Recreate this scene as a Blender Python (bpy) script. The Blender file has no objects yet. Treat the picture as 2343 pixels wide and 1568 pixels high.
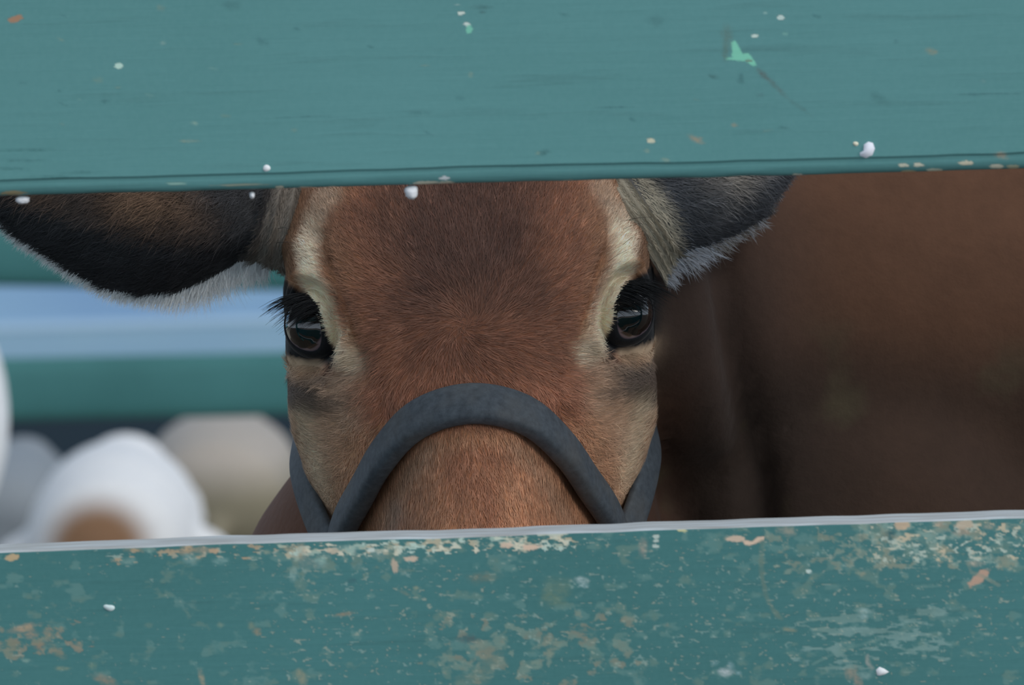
import bpy, bmesh, math, random
import numpy as np
from mathutils import Vector, Matrix, noise
from mathutils.bvhtree import BVHTree

S = bpy.context.scene
COL = S.collection
R = math.radians
random.seed(7)
rng = np.random.default_rng(7)

# ------------------------------------------------------------------ camera, sky, lights, exposure
W, H = 2343, 1568
LENS, SENSOR = 207.4, 36.0
F = LENS / SENSOR * W                      # focal length in pixels
PITCH, ROLL = R(6.3), R(1.7)
DIST = 3.0
EYE_Z = 1.10                               # height of the point between the cow's eyes
O = Vector((0, 0, EYE_Z))
fwd = Vector((0, math.cos(PITCH), -math.sin(PITCH)))
r0 = Vector((1, 0, 0))
u0 = Vector((0, math.sin(PITCH), math.cos(PITCH)))
cr = r0 * math.cos(ROLL) - u0 * math.sin(ROLL)
cu = r0 * math.sin(ROLL) + u0 * math.cos(ROLL)
ocx, ocy = 1072.0, 740.0                   # where that point falls in the frame
CAM = O - fwd * DIST - cr * ((ocx - W / 2) / F * DIST) - cu * ((H / 2 - ocy) / F * DIST)
cam_d = bpy.data.cameras.new('camera')
cam_d.lens, cam_d.sensor_width = LENS, SENSOR
cam_d.clip_end = 200
cam_d.dof.use_dof = True
cam_d.dof.focus_distance = 2.99
cam_d.dof.aperture_fstop = 16
cam = bpy.data.objects.new('camera', cam_d)
COL.objects.link(cam)
cam.matrix_world = Matrix.Translation(CAM) @ Matrix((
    (cr.x, cu.x, -fwd.x, 0), (cr.y, cu.y, -fwd.y, 0), (cr.z, cu.z, -fwd.z, 0), (0, 0, 0, 1)))
S.camera = cam

world = bpy.data.worlds.new('sky')
S.world = world
world.use_nodes = True
wn, wl = world.node_tree.nodes, world.node_tree.links
wn.clear()
wo = wn.new('ShaderNodeOutputWorld'); bg = wn.new('ShaderNodeBackground')
tc = wn.new('ShaderNodeTexCoord'); sx = wn.new('ShaderNodeSeparateXYZ')
ramp = wn.new('ShaderNodeValToRGB')
wl.new(tc.outputs['Generated'], sx.inputs[0]); wl.new(sx.outputs['Z'], ramp.inputs[0])
ramp.color_ramp.elements[0].position = 0.0; ramp.color_ramp.elements[0].color = (1.05, 1.22, 1.42, 1)
ramp.color_ramp.elements[1].position = 0.8; ramp.color_ramp.elements[1].color = (0.86, 0.93, 1.0, 1)
e_ = ramp.color_ramp.elements.new(0.28); e_.color = (0.66, 0.79, 0.95, 1)
wl.new(ramp.outputs[0], bg.inputs[0]); bg.inputs[1].default_value = 0.60
wl.new(bg.outputs[0], wo.inputs[0])

sun_d = bpy.data.lights.new('sun', 'SUN')
sun_d.energy = 1.8; sun_d.angle = R(45); sun_d.color = (1.0, 0.96, 0.9)
sun = bpy.data.objects.new('sun', sun_d); COL.objects.link(sun)
sun.rotation_euler = Vector((-0.72, 0.62, -0.52)).to_track_quat('-Z', 'Y').to_euler()   # soft light from above the viewer's right shoulder

S.view_settings.view_transform = 'Standard'
S.view_settings.look = 'None'
S.view_settings.gamma = 1
S.view_settings.exposure = 0.08
S.cycles.use_denoising = True

# ------------------------------------------------------------------ helpers
def P(px, py, depth):
    """point of the place seen at that spot of the photograph, at that distance from the camera"""
    return CAM + (fwd + cr * ((px - W / 2) / F) + cu * ((H / 2 - py) / F)) * depth

def on_plane(px, py, y):
    d = fwd + cr * ((px - W / 2) / F) + cu * ((H / 2 - py) / F)
    return CAM + d * ((y - CAM.y) / d.y)

def lin(c):
    return tuple(((v / 255) / 12.92 if v / 255 <= .04045 else ((v / 255 + .055) / 1.055) ** 2.4) for v in c)

def link(name, me, mats=(), parent=None):
    o = bpy.data.objects.new(name, me); COL.objects.link(o)
    for m in mats: me.materials.append(m)
    if parent: o.parent = parent
    return o

def empty(name, loc):
    o = bpy.data.objects.new(name, None); COL.objects.link(o); o.location = loc; o.empty_display_size = .05
    return o

def tag(o, label=None, cat=None, group=None, kind=None):
    if label: o['label'] = label
    if cat: o['category'] = cat
    if group: o['group'] = group
    if kind: o['kind'] = kind
    return o

def mesh_np(name, co, faces, smooth=True):
    me = bpy.data.meshes.new(name)
    me.from_pydata([tuple(c) for c in co], [], [tuple(int(i) for i in f) for f in faces])
    me.update()
    if smooth: me.polygons.foreach_set('use_smooth', [True] * len(me.polygons))
    return me

def get_co(me):
    a = np.empty(len(me.vertices) * 3, dtype=np.float32); me.vertices.foreach_get('co', a); return a.reshape(-1, 3).astype(float)

def get_no(me):
    a = np.empty(len(me.vertices) * 3, dtype=np.float32); me.vertices.foreach_get('normal', a); return a.reshape(-1, 3).astype(float)

def set_co(me, co):
    me.vertices.foreach_set('co', np.asarray(co, dtype=np.float32).ravel()); me.update()

def set_col(me, rgb, name='Col'):
    at = me.color_attributes.get(name) or me.color_attributes.new(name, 'FLOAT_COLOR', 'POINT')
    a = np.ones((len(rgb), 4), dtype=np.float32); a[:, :3] = rgb
    at.data.foreach_set('color', a.ravel())

def sstep(a, b, x):
    t = np.clip((x - a) / (b - a), 0, 1); return t * t * (3 - 2 * t)

def nodes(name):
    m = bpy.data.materials.new(name); m.use_nodes = True
    nt = m.node_tree; b = nt.nodes['Principled BSDF']
    return m, nt, b

def noise_tex(nt, scale, detail=4, vec=None, rough=.55):
    n = nt.nodes.new('ShaderNodeTexNoise'); n.inputs['Scale'].default_value = scale
    n.inputs['Detail'].default_value = detail; n.inputs['Roughness'].default_value = rough
    if vec: nt.links.new(vec, n.inputs['Vector'])
    return n.outputs[0]

def mapping(nt, scale, rot=(0, 0, 0), src='Object'):
    t = nt.nodes.new('ShaderNodeTexCoord'); mp = nt.nodes.new('ShaderNodeMapping')
    mp.inputs['Scale'].default_value = scale; mp.inputs['Rotation'].default_value = rot
    nt.links.new(t.outputs[src], mp.inputs[0]); return mp.outputs[0]

def ramp_n(nt, src, a, b, ca=(0, 0, 0), cb=(1, 1, 1)):
    r = nt.nodes.new('ShaderNodeValToRGB')
    r.color_ramp.elements[0].position = a; r.color_ramp.elements[1].position = b
    r.color_ramp.elements[0].color = (*ca, 1); r.color_ramp.elements[1].color = (*cb, 1)
    nt.links.new(src, r.inputs[0]); return r.outputs[0]

def mixc(nt, fac, a, b, mode='MIX'):
    m = nt.nodes.new('ShaderNodeMix'); m.data_type = 'RGBA'; m.blend_type = mode
    for sock, v in ((m.inputs[0], fac), (m.inputs[6], a), (m.inputs[7], b)):
        if isinstance(v, (int, float)): sock.default_value = v
        elif isinstance(v, tuple): sock.default_value = (*v, 1)
        else: nt.links.new(v, sock)
    return m.outputs[2]

def mathn(nt, op, a, b=0.0):
    m = nt.nodes.new('ShaderNodeMath'); m.operation = op
    for i, v in enumerate((a, b)):
        if isinstance(v, (int, float)): m.inputs[i].default_value = v
        else: nt.links.new(v, m.inputs[i])
    return m.outputs[0]

def bump(nt, b, src, strength, dist):
    n = nt.nodes.new('ShaderNodeBump'); n.inputs['Strength'].default_value = strength
    n.inputs['Distance'].default_value = dist
    nt.links.new(src, n.inputs['Height']); nt.links.new(n.outputs[0], b.inputs['Normal'])

def attr_col(nt, name='Col'):
    a = nt.nodes.new('ShaderNodeAttribute'); a.attribute_name = name; return a.outputs[0]

def simple(name, rgb, rough=.7, spec=.3):
    m, nt, b = nodes(name)
    b.inputs['Base Color'].default_value = (*rgb, 1); b.inputs['Roughness'].default_value = rough
    b.inputs['Specular IOR Level'].default_value = spec
    return m

# ------------------------------------------------------------------ materials
def coat_material(name, bscale, bstr):
    m, nt, b = nodes(name)
    c = attr_col(nt)
    v = mapping(nt, (1, 1, 1))
    n = noise_tex(nt, bscale, 5, v, .65)
    c2 = mixc(nt, 0.22, c, ramp_n(nt, n, .3, .7, (.35, .35, .35), (1, 1, 1)), 'MULTIPLY')
    nt.links.new(c2, b.inputs['Base Color'])
    b.inputs['Roughness'].default_value = .75; b.inputs['Specular IOR Level'].default_value = .18
    b.inputs['Sheen Weight'].default_value = .12; b.inputs['Sheen Roughness'].default_value = .4
    bump(nt, b, n, bstr, .002)
    return m

M_COAT = coat_material('cow_coat', 160, .35)
M_WOOL = coat_material('lamb_coat', 90, .6)

def strand_material(name):
    m, nt, b = nodes(name)
    nt.links.new(attr_col(nt), b.inputs['Base Color'])
    b.inputs['Roughness'].default_value = .6; b.inputs['Specular IOR Level'].default_value = .25
    return m
M_STRAND = strand_material('hair_strand')
M_FLAKE = strand_material('old_paint_and_droppings')

def paint_material(name, base, dark, light, wear):
    m, nt, b = nodes(name)
    g = noise_tex(nt, 1.0, 6, mapping(nt, (9, 60, 150)), .6)       # grain running along the board
    big = noise_tex(nt, 7, 3, mapping(nt, (1, 1, 1)), .5)
    c = mixc(nt, ramp_n(nt, big, .3, .7), base, dark)
    c = mixc(nt, mathn(nt, 'MULTIPLY', ramp_n(nt, g, .58, .72), .35), c, tuple(x * .5 for x in base))
    fine = noise_tex(nt, 420, 2, mapping(nt, (1, 1, 1)), .5)
    c = mixc(nt, mathn(nt, 'MULTIPLY', ramp_n(nt, fine, .35, .65), .12), c, light)
    if wear:
        at_ = nt.nodes.new('ShaderNodeAttribute'); at_.attribute_name = 'Col'
        c = mixc(nt, at_.outputs['Alpha'], c, at_.outputs['Color'])
    nt.links.new(c, b.inputs['Base Color'])
    b.inputs['Roughness'].default_value = .62; b.inputs['Specular IOR Level'].default_value = .3
    bump(nt, b, g, .25, .0012)
    return m

M_PAINT_UP = paint_material('green_paint', lin((93, 147, 149)), lin((87, 141, 142)), lin((108, 160, 162)), True)
M_PAINT_LOW = paint_material('worn_green_paint', lin((72, 128, 130)), lin((66, 120, 121)), lin((88, 142, 142)), True)

M_POST = paint_material('plain_green_paint', lin((72, 128, 130)), lin((66, 120, 121)), lin((88, 142, 142)), False)

def top_material():
    m, nt, b = nodes('weathered_pale_edge')
    n = noise_tex(nt, 1, 5, mapping(nt, (20, 200, 200)), .6)
    c = mixc(nt, ramp_n(nt, n, .35, .7), lin((190, 200, 207)), lin((150, 152, 152)))
    nt.links.new(c, b.inputs['Base Color']); b.inputs['Roughness'].default_value = .7
    return m
M_TOP = top_material()

def leather():
    m, nt, b = nodes('worn_black_leather')
    n = noise_tex(nt, 260, 5, mapping(nt, (1, 1, 1)), .65)
    n2 = noise_tex(nt, 45, 3, mapping(nt, (1, 1, 1)), .5)
    c = mixc(nt, ramp_n(nt, n, .3, .8), lin((58, 64, 71)), lin((88, 96, 104)))
    c = mixc(nt, mathn(nt, 'MULTIPLY', ramp_n(nt, n2, .45, .8), .35), c, lin((104, 98, 90)))
    nt.links.new(c, b.inputs['Base Color'])
    b.inputs['Roughness'].default_value = .62; b.inputs['Specular IOR Level'].default_value = .35
    bump(nt, b, n, .3, .0006)
    return m
M_STRAP = leather()

# ------------------------------------------------------------------ the setting
def box_mesh(name, lo, hi):
    x0, y0, z0 = lo; x1, y1, z1 = hi
    co = [(x, y, z) for x in (x0, x1) for y in (y0, y1) for z in (z0, z1)]
    f = [(0, 1, 3, 2), (4, 6, 7, 5), (0, 4, 5, 1), (2, 3, 7, 6), (0, 2, 6, 4), (1, 5, 7, 3)]
    return mesh_np(name, co, f, False)

def ground_material():
    m, nt, b = nodes('straw_litter')
    n = noise_tex(nt, 30, 8, mapping(nt, (1, 1, 1)), .7)
    c = mixc(nt, ramp_n(nt, n, .35, .65), lin((120, 116, 105)), lin((185, 180, 165)))
    nt.links.new(c, b.inputs['Base Color']); b.inputs['Roughness'].default_value = .95
    bump(nt, b, n, .6, .02)
    return m
gm, gnt, gb = nodes('dark_soil')
gnt.links.new(mixc(gnt, ramp_n(gnt, noise_tex(gnt, 14, 7, mapping(gnt, (1, 1, 1)), .7), .35, .65), lin((58, 52, 46)), lin((88, 80, 68))), gb.inputs['Base Color'])
gb.inputs['Roughness'].default_value = .95
tag(link('ground', box_mesh('ground', (-8, -6, -.1), (8, 2.6, -.001)), [gm]), 'dark trodden soil on both sides of the near fence', 'ground', kind='structure')
tag(link('floor', box_mesh('floor', (-8, 2.6, -.1), (8, 13.2, 0)), [ground_material()]),
    'pale straw-littered barn ground under the animals', 'floor', kind='structure')

def wall_material():
    m, nt, b = nodes('pale_blue_sheeting')
    v = mapping(nt, (1, 1, 1))
    n = noise_tex(nt, 2.2, 3, v, .5)
    c = mixc(nt, ramp_n(nt, n, .3, .7), lin((128, 168, 214)), lin((146, 186, 222)))
    nt.links.new(c, b.inputs['Base Color']); b.inputs['Roughness'].default_value = .6
    return m
WY = 7.9
WD = (WY - CAM.y) / fwd.y
z_mid = on_plane(250, 747, WY).z
z_low = on_plane(250, 870, WY).z
tag(link('wall_back', box_mesh('wall_back', (-6, WY, z_mid + .012), (6, WY + .1, 2.6)), [wall_material()]),
    'pale blue sheeting wall far behind the rails, out of focus', 'wall', kind='structure')
wm2, nt2, b2 = nodes('grey_blue_sheeting')
nt2.links.new(mixc(nt2, ramp_n(nt2, noise_tex(nt2, 3, 3, mapping(nt2, (1, 1, 1))), .3, .7), lin((140, 178, 208)), lin((150, 186, 210))), b2.inputs['Base Color'])
tag(link('trim_1', box_mesh('trim_1', (-6, WY + .001, z_low), (6, WY + .1, z_mid - .002)), [wm2]),
    'grey-blue lower strip of the far wall between the rails', 'wall', kind='structure')
tag(link('trim_2', box_mesh('trim_2', (-6, WY - .002, z_mid - .002), (6, WY + .1, z_mid + .012)), [simple('seam', lin((176, 208, 235)), .5)]),
    'pale seam across the far blue wall', 'trim', kind='structure')
tag(link('strip_back', box_mesh('strip_back', (-6, WY - .04, 0), (6, WY + .1, z_low)), [simple('dark_navy_strip', lin((34, 52, 66)), .7)]),
    'dark navy strip along the foot of the far wall', 'wall', kind='structure')  # plain dark band filling the far wall below the blue

# ------------------------------------------------------------------ near fence
YF, TH = -.235, .025
XL, XR = -.9, .9

def board_profile(h, rr_lo, rr_hi):
    """(y, z) outline of a board standing on z = 0, front at y = 0, back at y = TH; returns points and a slot for each side"""
    pts = []
    def arc(cy, cz, r, a0, a1, n=5):
        for i in range(n + 1):
            a = R(a0 + (a1 - a0) * i / n); pts.append((cy + r * math.cos(a), cz + r * math.sin(a)))
    if rr_lo > .005:
        pts += [(0, rr_lo + .0022), (.0010, rr_lo + .0010), (.0012, rr_lo - .0002)]
        for i in range(1, 13):
            a = R(90 * i / 12); pts.append((.0012 + rr_lo * .75 * (1 - math.cos(a)), (rr_lo - .0002) * (1 - math.sin(a))))
    else: arc(rr_lo, rr_lo, rr_lo, 180, 270)
    arc(TH - .002, .002, .002, 270, 360, 2)
    arc(TH - .002, h - .002, .002, 0, 90, 2); arc(rr_hi, h - rr_hi, rr_hi, 90, 180)
    return pts

def vnoise(x, y, seed=0):
    """smooth value noise, -1..1"""
    def hsh(i, j):
        h_ = (i.astype(np.int64) * 374761393 + j.astype(np.int64) * 668265263 + seed * 2147483647) & 0xffffffff
        h_ = ((h_ ^ (h_ >> 13)) * 1274126177) & 0xffffffff
        return ((h_ ^ (h_ >> 16)) & 0xffff) / 32767.5 - 1
    i, j = np.floor(x), np.floor(y); u, v = x - i, y - j
    u, v = u * u * (3 - 2 * u), v * v * (3 - 2 * v)
    return (hsh(i, j) * (1 - u) + hsh(i + 1, j) * u) * (1 - v) + (hsh(i, j + 1) * (1 - u) + hsh(i + 1, j + 1) * u) * v
def fbm(x, y, seed=0, oct_=4):
    return sum(vnoise(x * 2 ** k, y * 2 ** k, seed + k) * .55 ** k for k in range(oct_)) / 1.6
def poly_in(X, Y, pts, soft=7.0):
    ins = np.zeros(X.shape, bool); n = len(pts)
    for i in range(n):
        (x1, y1), (x2, y2) = pts[i], pts[(i + 1) % n]
        cond = ((y1 > Y) != (y2 > Y)) & (X < (x2 - x1) * (Y - y1) / (y2 - y1 + 1e-12) + x1)
        ins ^= cond
    d = seg_d(X, Y, pts + [pts[0]])
    return sstep(-soft, soft, np.where(ins, d, -d))
def seg_d(X, Y, pts):
    best = np.full(X.shape, 1e9)
    for (a, b), (c, d) in zip(pts[:-1], pts[1:]):
        L2 = (c - a) ** 2 + (d - b) ** 2 + 1e-12
        t = np.clip(((X - a) * (c - a) + (Y - b) * (d - b)) / L2, 0, 1)
        best = np.minimum(best, np.hypot(X - a - t * (c - a), Y - b - t * (d - b)))
    return best

def board(name, zl, zr, h, rlo, rhi, mats, flakes, parent, zfine=(0, 0), clouds=()):
    """zl / zr: height of the lower edge at XL / XR; zfine: stretch of the face that carries fine wear"""
    prof = board_profile(h, rlo, rhi)
    z_top, z_bot = prof[-1][1], prof[0][1]
    if zfine[1] > zfine[0]:
        lo_, hi_ = max(zfine[0], z_bot + .0004), min(zfine[1], z_top - .0004)
        prof += [(0, q) for q in np.arange(hi_, lo_, -.00066)]
        xs = np.concatenate([np.linspace(XL, -.285, 12)[:-1], np.arange(-.285, .275, .00066), np.linspace(.275, XR, 12)])
    else:
        xs = np.linspace(XL, XR, 24)
    py_, pz_ = np.array([p[0] for p in prof]), np.array([p[1] for p in prof])
    n, nx = len(prof), len(xs)
    GX = np.repeat(xs, n); GY = np.tile(py_, nx); GZ = np.tile(pz_, nx)
    Z0 = zl + (zr - zl) * (GX - XL) / (XR - XL)
    wob = .0004 * vnoise(GX * 9 + 3, GZ * 60 + h * 90, 2) + .00025 * vnoise(GX * 60, GZ * 400, 5)
    co = np.column_stack([GX, YF + GY, Z0 + GZ + wob])
    I, J = np.meshgrid(np.arange(nx - 1), np.arange(n), indexing='ij'); K = (J + 1) % n
    quads = np.stack([I * n + J, (I + 1) * n + J, (I + 1) * n + K, I * n + K], -1).reshape(-1, 4)
    midx = [1 if min(pz_[j], pz_[(j + 1) % n]) > h - .0012 else 0 for i in range(nx - 1) for j in range(n)]
    # wear: colour and cover at every point of the face, worked out in the frame's own millimetre-fine grid
    rel = co - np.array(CAM); dz = rel @ np.array(fwd)
    PX = W / 2 + (rel @ np.array(cr)) / dz * F; PY = H / 2 - (rel @ np.array(cu)) / dz * F
    wc = np.zeros((len(co), 3)); wa = np.zeros(len(co))
    ok = (GY < .012) & (GX > -.284) & (GX < .274) & (GZ < zfine[1] + .002) & ((GZ > zfine[0] + .0012) | (zfine[0] == 0))
    if zfine[0] == 0: ok &= GZ < zfine[1] - .0012
    def lay(idx, cov, col):
        cov = np.clip(cov, 0, 1) * ok[idx]
        na = cov + wa[idx] * (1 - cov)
        wc[idx] = np.where(na[:, None] > 1e-6, (np.asarray(col) * cov[:, None] + wc[idx] * (wa[idx] * (1 - cov))[:, None]) / (na[:, None] + 1e-9), wc[idx])
        wa[idx] = na
    domes = []
    if zfine[1] > zfine[0]:
        for fn_ in clouds:
            idx = np.arange(len(co)); cov, col = fn_(PX, PY); lay(idx, cov, col)
        for fl in flakes:
            if fl[0] == 'dome': domes.append(fl[1]); continue
            x0_, x1_, y0_, y1_ = fl[1]
            idx = np.nonzero((PX > x0_) & (PX < x1_) & (PY > y0_) & (PY < y1_))[0]
            if len(idx): lay(idx, fl[2](PX[idx], PY[idx]), np.array(fl[3]))
    co = co.tolist(); faces = quads.tolist()
    faces.append(list(range(n))); faces.append([(nx - 1) * n + j for j in reversed(range(n))]); midx += [0, 0]
    wcol = np.column_stack([wc, wa]).tolist()
    for (pts, dome, c_in) in domes:               # thick droppings stand proud of the face
        b0 = len(co)
        cx = sum(p[0] for p in pts) / len(pts); cz = sum(p[1] for p in pts) / len(pts)
        co.append((cx, YF - dome, cz)); wcol.append((*c_in, 1))
        m_ = len(pts)
        for s_, yy in ((.62, dome * .9), (1.0, -.0003)):
            for (qx, qz) in pts:
                co.append((cx + (qx - cx) * s_, YF - yy, cz + (qz - cz) * s_)); wcol.append((*c_in, 1))
        for j in range(m_):
            k = (j + 1) % m_
            faces.append((b0, b0 + 1 + k, b0 + 1 + j)); midx.append(2)
            faces.append((b0 + 1 + j, b0 + 1 + k, b0 + 1 + m_ + k, b0 + 1 + m_ + j)); midx.append(2)
    me = mesh_np(name, co, faces, False)
    o = link(name, me, mats, parent)
    me.polygons.foreach_set('material_index', midx)
    me.polygons.foreach_set('use_smooth', [q_ == 2 for q_ in midx])
    at = me.color_attributes.new('Col', 'FLOAT_COLOR', 'POINT')
    at.data.foreach_set('color', np.array(wcol, dtype=np.float32).ravel())
    bm = bmesh.new(); bm.from_mesh(me); bmesh.ops.recalc_face_normals(bm, faces=bm.faces); bm.to_mesh(me); bm.free()
    return o

SOFT = 0.0
NSEED = [0]
def blob(px, py, rx, ry, col, ang=0, soft=None, dome=.00035, jag=.3, n=16):
    """a flake or stain on the board's face round that spot; soft = it fades out"""
    c = lin(col); ca, sa = math.cos(R(ang)), math.sin(R(ang))
    NSEED[0] += 1; sd = NSEED[0]
    if dome >= .0006:
        ph = [random.uniform(0, 6.28) for _ in range(3)]; pts = []
        for i in range(n):
            a = 2 * math.pi * i / n
            k = 1 + jag * (.5 * math.sin(2 * a + ph[0]) + .35 * math.sin(3 * a + ph[1]))
            dx, dy = rx * k * math.cos(a), ry * k * math.sin(a)
            p = on_plane(px + dx * ca - dy * sa, py + dx * sa + dy * ca, YF); pts.append((p.x, p.z))
        return ('dome', (pts, dome, c))
    m_ = max(rx, ry) * 1.9
    def cover(X, Y):
        dx, dy = X - px, Y - py
        u, v = (dx * ca + dy * sa) / rx, (-dx * sa + dy * ca) / ry
        r = np.hypot(u, v) + jag * 1.5 * fbm(X / max(5, rx * .55) + sd * 7.3, Y / max(3.5, ry * .7) + sd, sd)
        k = sstep(1.75, .3, r) * .85 if soft else sstep(1.5, 1.0, r)
        if soft: k = k * (.65 + .5 * fbm(X / 7, Y / 4, sd + 50))
        return k * (1 - SOFT)
    return ('paint', (px - m_, px + m_, py - m_, py + m_), cover, c)

def poly(pix, col, dome=.0004, soft=None):
    c = lin(col)
    if dome >= .001:
        return ('dome', ([(on_plane(a, b, YF).x, on_plane(a, b, YF).z) for a, b in pix], dome, c))
    xs_, ys_ = [p[0] for p in pix], [p[1] for p in pix]
    NSEED[0] += 1; sd = NSEED[0]
    def cover(X, Y):
        return poly_in(X + 3 * fbm(X / 9, Y / 9, sd), Y + 3 * fbm(X / 9, Y / 9, sd + 9), list(pix), 2.2)
    return ('paint', (min(xs_) - 8, max(xs_) + 8, min(ys_) - 8, max(ys_) + 8), cover, c)

def ribbon(pix, w, col, soft=None):
    xs_, ys_ = [p[0] for p in pix], [p[1] for p in pix]
    NSEED[0] += 1; sd = NSEED[0]
    def cover(X, Y):
        return sstep(w * 1.4, w * .3, seg_d(X, Y, list(pix)) + w * .5 * fbm(X / 12, Y / 12, sd)) * (.5 + .35 * fbm(X / 20, Y / 20, sd + 3))
    return [('paint', (min(xs_) - 12, max(xs_) + 12, min(ys_) - 12, max(ys_) + 12), cover, lin(col))]

GU, GL = (84, 138, 140), (70, 125, 127)          # the two paints, for rims that fade out
WHT, CRM, TAN, MNT, PCH = (232, 236, 240), (226, 222, 200), (180, 150, 118), (128, 205, 180), (222, 196, 174)
SOFT = .1
up = [
    blob(35, 43, 13, 6, (176, 128, 96), -18), blob(271, 151, 8, 5, (200, 232, 218)), blob(610, 385, 9, 9, WHT, 0, None, .001, .12),
    blob(1055, 30, 7, 4, (222, 232, 222)), blob(1046, 11, 6, 2, (180, 205, 200), 0, GU), blob(1068, 55, 7, 3, (222, 232, 226)), blob(1073, 68, 6, 8, MNT, 20),
    poly([(1672, 97), (1683, 93), (1692, 110), (1700, 122), (1712, 121), (1722, 130), (1733, 148), (1722, 150), (1708, 140), (1690, 140), (1663, 136), (1661, 133), (1676, 130)], MNT),
    blob(1712, 139, 6, 3, (110, 110, 100)), blob(1664, 84, 10, 22, (98, 120, 112), 0, GU), blob(1660, 118, 6, 18, (92, 120, 110), 0, GU),
    blob(1748, 172, 17, 6, (92, 92, 90), 42, (80, 120, 120)), blob(1775, 198, 26, 5, (90, 108, 106), 43, GU), blob(1830, 245, 24, 4, (84, 124, 124), 35, GU),
    blob(1786, 40, 7, 4, (206, 226, 220)), blob(1727, 82, 7, 3.5, (216, 232, 222)), blob(1751, 30, 5, 3, (160, 196, 190), 0, GU), blob(1796, 78, 6, 4, (130, 180, 172), 0, GU),
    blob(2130, 117, 12, 6, (160, 150, 120), 15, GU), blob(1490, 322, 8, 5, (218, 214, 186)), blob(1480, 345, 6, 4, (160, 172, 150), 0, GU), blob(1592, 318, 16, 6, TAN, 20, GU),
    blob(1522, 366, 9, 4, (160, 172, 150), 10, GU), blob(1958, 329, 7, 6, CRM, 0, None, .0006, .15),
    poly([(1976, 330), (1987, 323), (1998, 326), (2003, 340), (1997, 356), (1982, 362), (1967, 358), (1966, 350), (1975, 345)], (228, 232, 244), .0018),
    blob(435, 323, 18, 3, (150, 160, 140), 0, GU), blob(445, 282, 7, 4, (146, 176, 162), 0, GU), blob(374, 98, 6, 4, (136, 168, 162), 0, GU), blob(368, 18, 8, 6, (130, 146, 130), 20, GU),
    blob(224, 183, 10, 6, (116, 150, 140), 0, GU), blob(1077, 172, 5, 5, (146, 160, 140), 0, GU), blob(1680, 286, 7, 4, (170, 146, 114), 0, GU), blob(515, 265, 9, 3, (120, 146, 130), 0, GU),
    blob(2292, 356, 13, 7, (190, 160, 130), 10, GU), blob(2050, 95, 4, 4, (70, 116, 120), 0, GU), blob(2250, 186, 6, 4, (110, 150, 150), 0, GU),
    blob(1100, 17, 20, 4, (66, 104, 106), 0, GU), blob(1105, 28, 9, 3, (70, 108, 110), 0, GU), blob(1502, 48, 16, 12, (76, 124, 126), 0, GU), blob(530, 11, 17, 8, (72, 120, 122), 0, GU), blob(600, 96, 12, 7, (72, 120, 124), 30, GU),
    blob(1405, 246, 36, 2, (58, 104, 110), -2, GU), blob(960, 258, 28, 2, (64, 110, 114), -2, GU), blob(1243, 350, 12, 5, (54, 96, 98), -10, GU), blob(1632, 175, 9, 4, (60, 96, 98), 10, GU), blob(1695, 182, 6, 11, (58, 104, 108), 0, GU),
    blob(1793, 292, 10, 3, (56, 100, 104), 5, GU), blob(700, 268, 60, 2, (68, 116, 120), -1, GU), blob(2270, 215, 60, 2, (62, 108, 112), -2, GU), blob(2010, 225, 22, 9, (74, 122, 124), 35, GU), blob(1740, 655 / 3, 8, 4, (80, 120, 124), 0, GU),
    blob(60, 344, 60, 2.5, (62, 112, 114), -1, GU), blob(50, 367, 40, 2.5, (64, 112, 116), 0, GU), blob(120, 405, 50, 2.5, (66, 116, 118), -1, GU), blob(190, 395, 40, 3, (66, 116, 118), -1, GU), blob(30, 386, 30, 2.5, (66, 116, 118), 0, GU),
]
for i in range(26):
    x = random.uniform(0, W); y = random.uniform(10, 400)
    c = random.choice([(64, 112, 116), (70, 118, 122), (112, 156, 152), (126, 152, 138)])
    up.append(blob(x, y, random.uniform(3, 10), random.uniform(1.5, 4), c, random.uniform(-10, 30), GU))
def ylo(x): return 1263 - 78 * x / W             # line of the lower board's upper edge
def yup(x): return 441 - 62 * x / W              # line of the upper board's lower edge, a little above the rim
for (x, dy, rx, ry, c) in [(975, 3, 22, 3, CRM), (1022, 4, 14, 3, CRM), (1017, -6, 9, 4, WHT), (1825, 10, 10, 4, (240, 240, 220)), (2080, 8, 14, 4, (200, 190, 150)), (2138, 5, 13, 3.5, (214, 222, 200)), (2068, -8, 10, 3.5, CRM),
                           (2102, -8, 10, 3.5, CRM), (2210, -9, 14, 4, (226, 216, 190)), (2280, 0, 12, 4, CRM), (2318, 2, 12, 4, (190, 190, 160)), (30, 2, 22, 4, (170, 150, 110)), (405, -10, 18, 3, (150, 190, 180)), (550, -3, 50, 2, (160, 168, 150)),
                           (640, 5, 8, 3, CRM), (700, 8, 14, 3, CRM), (1300, 8, 12, 3, (150, 170, 160)), (1410, 10, 8, 3, (190, 200, 180)), (1590, 12, 14, 4, (130, 180, 170)), (760, 8, 10, 2.5, CRM)]:
    up.append(blob(x, yup(x) + dy, rx, ry, c, -1.5, None, .0005))

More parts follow.
